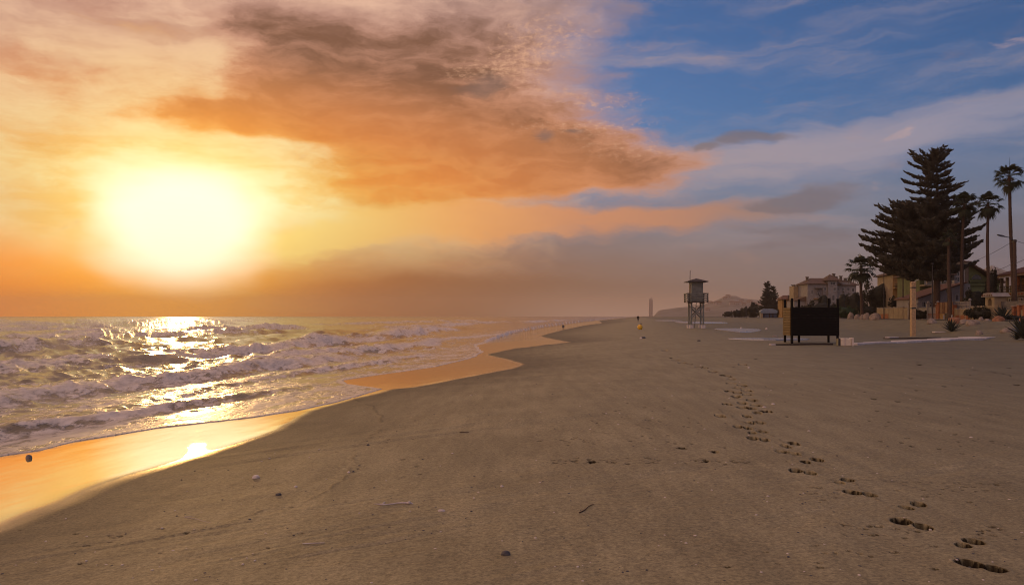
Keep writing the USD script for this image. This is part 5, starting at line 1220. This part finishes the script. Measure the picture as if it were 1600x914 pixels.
def beach_hut():
    Y = Yt(1201, 33.0); t, X, Z = house_at('beach_hut', 'small pale blue beach hut with a shallow curved roof and an open dark front', 1189.5, Y)
    w = X(1213)
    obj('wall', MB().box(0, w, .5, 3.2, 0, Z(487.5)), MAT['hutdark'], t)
    m = MB()
    for k in range(8):
        a0, a1 = math.pi * k / 8, math.pi * (k + 1) / 8; m.prism([(w / 2 - (w / 2 + .2) * math.cos(a0), Z(487.5)), (w / 2 - (w / 2 + .2) * math.cos(a1), Z(487.5)), (w / 2 - (w / 2 + .2) * math.cos(a1), Z(487.4) + .9 * math.sin(a1)), (w / 2 - (w / 2 + .2) * math.cos(a0), Z(487.4) + .9 * math.sin(a0))], 'y', -.1, 3.4)
    obj('roof', m, MAT['bluepaint'], t)
    obj('fascia', MB().box(-.05, w + .05, -.06, .49, Z(489.5), Z(487.5) - .003), MAT['bluepaint'], t)
    obj('side_panel', MB().box(-.06, .42, .0, .49, 0, Z(489.5) - .003), MAT['cream'], t)
    for px in (1202, 1207): obj('post', MB().box(X(px) - .1, X(px) + .1, -.05, .15, -.3, Z(489.6)), MAT['darkwood'], t)
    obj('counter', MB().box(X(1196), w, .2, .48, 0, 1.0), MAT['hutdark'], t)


beach_hut()


def yellow_house():
    t, X, Z = house_at('yellow_house', 'ochre house with a brown hipped roof and balcony behind the pine trunks', 1396, 132.0, RZ)
    x1 = X(1452)
    obj('wall', MB().box(0, x1, 0, 9, 0, Z(429)), MAT['cream'], t); obj('roof', MB().hip(0, x1, 0, 9, Z(429) + .002, Z(418), .6, .3), MAT['browntile'], t)
    obj('corner_pier', MB().box(-.12, X(1402), -.12, -.002, 0, Z(430)), MAT['ochre'], t)
    obj('balcony', MB().box(-.1, X(1424), -1.2, -.13, Z(451), Z(449.5)), MAT['ochre'], t); railing(t, -.1, X(1424), -1.15, Z(449.4), Z(443.5), 20)
    for a, b, p, q in ((1406, 1412, 449, 437), (1415, 1421, 449, 437), (1429, 1434, 447, 438), (1441, 1446, 447, 438), (1407, 1413, 470, 460), (1430, 1436, 470, 460)): window(t, X(a), X(b), Z(p), Z(q), 0)
    obj('awning', MB().prism([(-1.6, Z(455)), (-.14, Z(452)), (-.14, Z(451.6)), (-1.6, Z(454.6))], 'x', 0, 0.01) if False else MB().box(X(1397), X(1405), -1.0, -.13, Z(446), Z(445)), MAT['ochre'], t)


yellow_house()


def green_house():
    t, X, Z = house_at('green_house', 'dull green gabled house with a grey stair tower and an arched window', 1440, 118.0, -2)
    a, b = X(1486), X(1512); g0, g1, pk = X(1511), X(1561), X(1516)
    obj('wall', MB().box(0, a - .01, .6, 8, 0, Z(430)), MAT['green'], t)
    w = obj('gable_wall', MB().prism([(g0 + .3, 0), (g1, 0), (g1, Z(441)), (X(1551), Z(441)), (pk, Z(414.5)), (g0 + .3, Z(414.5))], 'y', .3, 8), MAT['green'], t)
    obj('roof', MB().beam((pk - .3, -.1, Z(412.5)), (g1 + .4, -.1, Z(442)), 1.2, .18), MAT['browntile'], w)
    obj('roof_slope', MB().prism([(pk - .2, Z(414.4)), (g1 + .5, Z(443)), (g1 + .5, Z(441.6)), (pk - .2, Z(412.6))], 'y', .55, 8.4), MAT['browntile'], w)
    arch = MB(); c, r = X(1525.5), X(1525.5) - X(1517); pts = [(c + r * math.cos(q), Z(436.5) + r * .95 * math.sin(q)) for q in np.linspace(0, math.pi, 13)]
    obj('arch_window', MB().prism(pts, 'y', .22, .29), MAT['glass'], w)
    fr = MB()
    for q0, q1 in zip(np.linspace(0, math.pi, 13)[:-1], np.linspace(0, math.pi, 13)[1:]): fr.beam((c + r * math.cos(q0), .2, Z(436.5) + r * .95 * math.sin(q0)), (c + r * math.cos(q1), .2, Z(436.5) + r * .95 * math.sin(q1)), .12)
    obj('arch_frame', fr, MAT['green'], w)
    for p in (440.5, 446): obj('cornice', MB().box(g0 + .3, g1 + .3, .05, .298, Z(p), Z(p - 2)), MAT['green'], w)
    obj('stair_tower', MB().box(a, b, 0, 6, 0, Z(413)), MAT['taupe'], t)
    obj('tower_cornice', MB().box(a - .25, b + .25, -.25, 6.2, Z(413) + .002, Z(410)), MAT['cream'], t); obj('tower_roof', MB().hip(a, b, 0, 6, Z(410) + .002, Z(404), .35, .2), MAT['browntile'], t)
    for p, q in ((441, 433), (432, 425), (424, 418)): window(t, X(1490.5), X(1498), Z(p), Z(q), 0, bars=1)
    window(t, X(1501), X(1505.5), Z(441), Z(420), 0, bars=0)
    obj('balcony', MB().box(0, a - .02, -.9, .59, Z(447), Z(445)), MAT['cream'], t); railing(t, 0, a - .02, -.85, Z(444.9), Z(439), 24, 'frame')
    for k, px in enumerate((1445, 1455, 1465, 1475)): obj('pillar', MB().box(X(px) - .13, X(px) + .13, -.85, -.6, Z(444.9), Z(431)), MAT['cream'], t)
    for px in (1448, 1458, 1469): window(t, X(px), X(px + 5), Z(444), Z(434), .6)
    obj('roof', MB().hip(0, a - .02, .0, 8, Z(430) + .002, Z(424), .5, .5), MAT['browntile'], t)


green_house()


def white_house():
    t, X, Z = house_at('white_house', 'low white house with a sloping red tiled roof behind the brick gateway', 1433, 108.0, -4)
    pts = [(X(1434), 0), (X(1513), 0), (X(1513), Z(444)), (X(1505), Z(443.5)), (X(1434), Z(467))]
    obj('wall', MB().prism(pts, 'y', 0, 7), MAT['white'], t)
    r = obj('roof', MB().prism([(X(1431), Z(467.5)), (X(1506), Z(442.6)), (X(1506), Z(441)), (X(1431), Z(465.9))], 'y', -.45, 7.4), MAT['tile'], t)
    for k in range(26):
        c0 = X(1431) + (X(1506) - X(1431)) * k / 26; q = lambda c: Z(465.9) + (Z(441) - Z(465.9)) * (c - X(1431)) / (X(1506) - X(1431)); c1 = c0 + (X(1506) - X(1431)) / 26 - .05
        obj('roof_tile', MB().beam((c0, -.5, q(c0) + .03), (c1, -.5, q(c1) + .03), .30, .09), MAT['tile'], r)
    for a, b in ((1440, 1446), (1452, 1458)): window(t, X(a), X(b), Z(480), Z(471), 0)
    window(t, X(1490), X(1496), Z(470), Z(460), 0)
    obj('chimney', MB().box(X(1500), X(1505), 2, 2.7, Z(448), Z(437)), MAT['white'], t)


white_house()


def balcony_house():
    t, L, hh = wall_thing('balcony_house', 'two storey house with brown tiled roof and deep shaded balcony at the right edge', 'house', 1562, 1650, 43.0)
    Z = lambda py: H(py, Yt(1575, 43.0)) - 1.10; D = 9.0; e = Z(431); bz = Z(457.5)
    obj('wall', MB().box(0, L, 1.7, D, -.3, e), MAT['taupe'], t)
    obj('ground_floor', MB().box(0, L, 0.0, 1.69, -.3, bz - .45), MAT['taupe'], t)
    r = obj('roof', MB().hip(0, L, 0, D, e + .002, Z(404), .55, .3), MAT['tile'], t)
    obj('eave_board', MB().box(-.5, L + .5, -.53, -.42, e - .16, e), MAT['cream'], t)
    obj('balcony', MB().box(-.1, L, -.12, 1.69, bz - .448, bz), MAT['cream'], t)
    for k in range(16): obj('corbel', MB().box(.1 + k * .72, .44 + k * .72, -.19, -.122, bz - .30, bz - .10), MAT['brick'], t)
    railing(t, -.05, L, -.05, bz + .002, Z(447), 60, 'darkwood'); obj('rail_bar', MB().box(-.05, L, -.07, -.02, Z(452), Z(451)), MAT['darkwood'], t)
    col = lambda px: L - (st((px - 800) / FPX * Yt(px, 43.0), Yt(px, 43.0))[0] - st((1650 - 800) / FPX * Yt(1650, 43.0), Yt(1650, 43.0))[0])
    for px, m in ((1563.5, 'taupe'), (1572, 'cream'), (1589, 'brick'), (1603, 'cream')): obj('column', MB().box(col(px) - .13, col(px) + .13, .0, .26, bz + .002, e - .17), MAT[m], t)
    d = obj('balcony_door', MB().box(col(1573.5), col(1579), 1.6, 1.698, bz + .002, Z(435)), MAT['cream'], t); obj('pane', MB().box(col(1574.5), col(1578), 1.57, 1.598, bz + .2, Z(437)), MAT['ochre'], d)
    for px in (1591.5, 1599): window(t, col(px), col(px + 4.5), Z(454), Z(438), 1.7)
    for px in (1565, 1576, 1592): window(t, col(px), col(px + 7), Z(478), Z(466), 0.0)
    obj('planter', MB().box(col(1578), col(1581), -.0, .35, bz + .002, bz + .8), MAT['cream'], t)


balcony_house()

# ------------------------------------------------------------------ poles, lamps and wires
def pole(label, px, py_top, tt, r, mat='darkmetal', lean=0.0, name='lamp_pole', cat='pole', base=1.05):
    Y = Yt(px, tt); x = (px - 800) / FPX * Y; h = H(py_top, Y) - base
    t = thing(name, label, cat, (x, Y, base)); obj('shaft', MB().tube([(0, 0, -.3), (lean * .5, 0, h * .5), (lean, 0, h)], [r, r * .9, r * .75], 8), MAT[mat], t, smooth=40)
    obj('base_plate', MB().tube([(0, 0, .0), (0, 0, .35)], [r * 1.7, r * 1.3], 8), MAT[mat], t)
    return t, x, Y, h


t, *_q = pole('thin dark pole above the cream wall left of the tall timber post', 1381, 426, 35.9, .06); obj('lamp_head', MB().box(-.14, .14, -.14, .14, _q[2], _q[2] + .22, .04), MAT['darkmetal'], t)
t, *_q = pole('brownish pole just left of the tall timber post, in front of the yellow house', 1411, 424, 36.8, .10, 'bark', name='wooden_pole'); obj('cross_bar', MB().box(-.5, .5, -.05, .05, _q[2] - .5, _q[2] - .38), MAT['bark'], t)
t, *_q = pole('dark lamp pole between the white pillars under the pine', 1457, 414, 35.2, .08); obj('lamp_head', MB().box(-.16, .16, -.16, .16, _q[2], _q[2] + .26, .05), MAT['darkmetal'], t)
t, *_q = pole('lone short dark pole on the sand far left of the beach hut', 1166, 478, 30.0, .09, name='beach_pole', base=.75)


def lantern():
    Y = Yt(1480.5, 37.2); x = (1480.5 - 800) / FPX * Y; h = H(458, Y) - 1.05
    t = thing('garden_lantern', 'old fashioned garden lantern on a post above the brick gateway', 'lamp', (x, Y, 1.05))
    obj('post', MB().tube([(0, 0, 0), (0, 0, h)], .05, 8), MAT['darkmetal'], t)
    obj('lantern_body', MB().tube([(0, 0, h), (0, 0, h + .1), (0, 0, h + .42)], [.06, .13, .2], 6), MAT['darkmetal'], t); obj('lantern_roof', MB().tube([(0, 0, h + .422), (0, 0, h + .62)], [.26, .03], 6), MAT['darkmetal'], t)


lantern()


def street_lamp():
    px, Y = 1585.5, 82.5; x = (px - 800) / FPX * Y; h = H(374.5, Y) - 1.05; u = Y / FPX
    t = thing('street_lamp', 'brown utility pole carrying a street lamp on a long arm over the promenade', 'street lamp', (x, Y, 1.05))
    obj('pole', MB().tube([(0, 0, -.3), (.02, 0, h * .5), (0, 0, h)], [.21, .18, .15], 10), MAT['bark'], t, smooth=40)
    hd = (-26 * u, -.1, H(367.5, Y) - 1.05)
    obj('arm', MB().tube([(-.1, 0, h - .15), (-9 * u, -.03, h + .22), (-17 * u, -.07, H(370, Y) - 1.05)], [.05, .045, .035], 8), MAT['darkmetal'], t)
    obj('lamp_head', MB().tm(trimesh.convex.convex_hull(np.array([(-15.5 * u, -.17, H(370.6, Y) - 1.05), (-15.5 * u, .03, H(370.6, Y) - 1.05), (-15.5 * u, -.07, H(369, Y) - 1.05), (-22 * u, -.24, H(369.6, Y) - 1.05), (-22 * u, .1, H(369.6, Y) - 1.05), (-22 * u, -.07, H(366.8, Y) - 1.05), (-28 * u, -.15, H(367.6, Y) - 1.05), (-28 * u, .01, H(367.6, Y) - 1.05), (-28 * u, -.07, H(366.4, Y) - 1.05)]))), MAT['darkmetal'], t)
    obj('clamp', MB().tube([(0, 0, h - .25), (0, 0, h - .05)], .19, 10), MAT['darkmetal'], t)
    return x, Y


sx, sy = street_lamp()


def wire(a, b, label, sag=.25):
    a, b = np.array(a), np.array(b); u = np.linspace(0, 1, 14)[:, None]; p = a + (b - a) * u; p[:, 2] -= sag * 4 * (u * (1 - u))[:, 0]
    obj('overhead_wire', MB().tube(p, .022, 4), MAT['darkmetal'], label=label, cat='wire')


q = lambda px, py, Y: ((px - 800) / FPX * Y, Y, H(py, Y))
wire((sx - .1, sy, H(376, sy)), q(1506, 412, 117.8), 'overhead wire from the street lamp pole down to the green house tower', .35)
wire((sx + .1, sy, H(376, sy)), q(1640, 384, 74), 'upper overhead wire from the street lamp pole to beyond the right edge', .2)
wire((sx - .05, sy, H(412, sy)), q(1640, 380, 70), 'lower overhead wire rising from the pole towards the right edge', .2)
wire((sx - .1, sy, H(410, sy)), q(1553, 423, 100), 'short overhead wire from the pole towards the dark cypress', .15)

# ------------------------------------------------------------------ sea haze
HAZE_DENSITY = 0.00022
gz = G(); hzm = gz.done('/World/Looks/sea_haze', volume=gz.n('principled_volume', 'volume', color=(0.77, 0.63, 0.50), density=HAZE_DENSITY, anisotropy=0.35))
obj('haze', MB().box(-5000, 5000, -5000, 5000, -5.0, 112), hzm, label='thin warm sea haze over the whole shore', kind='stuff')
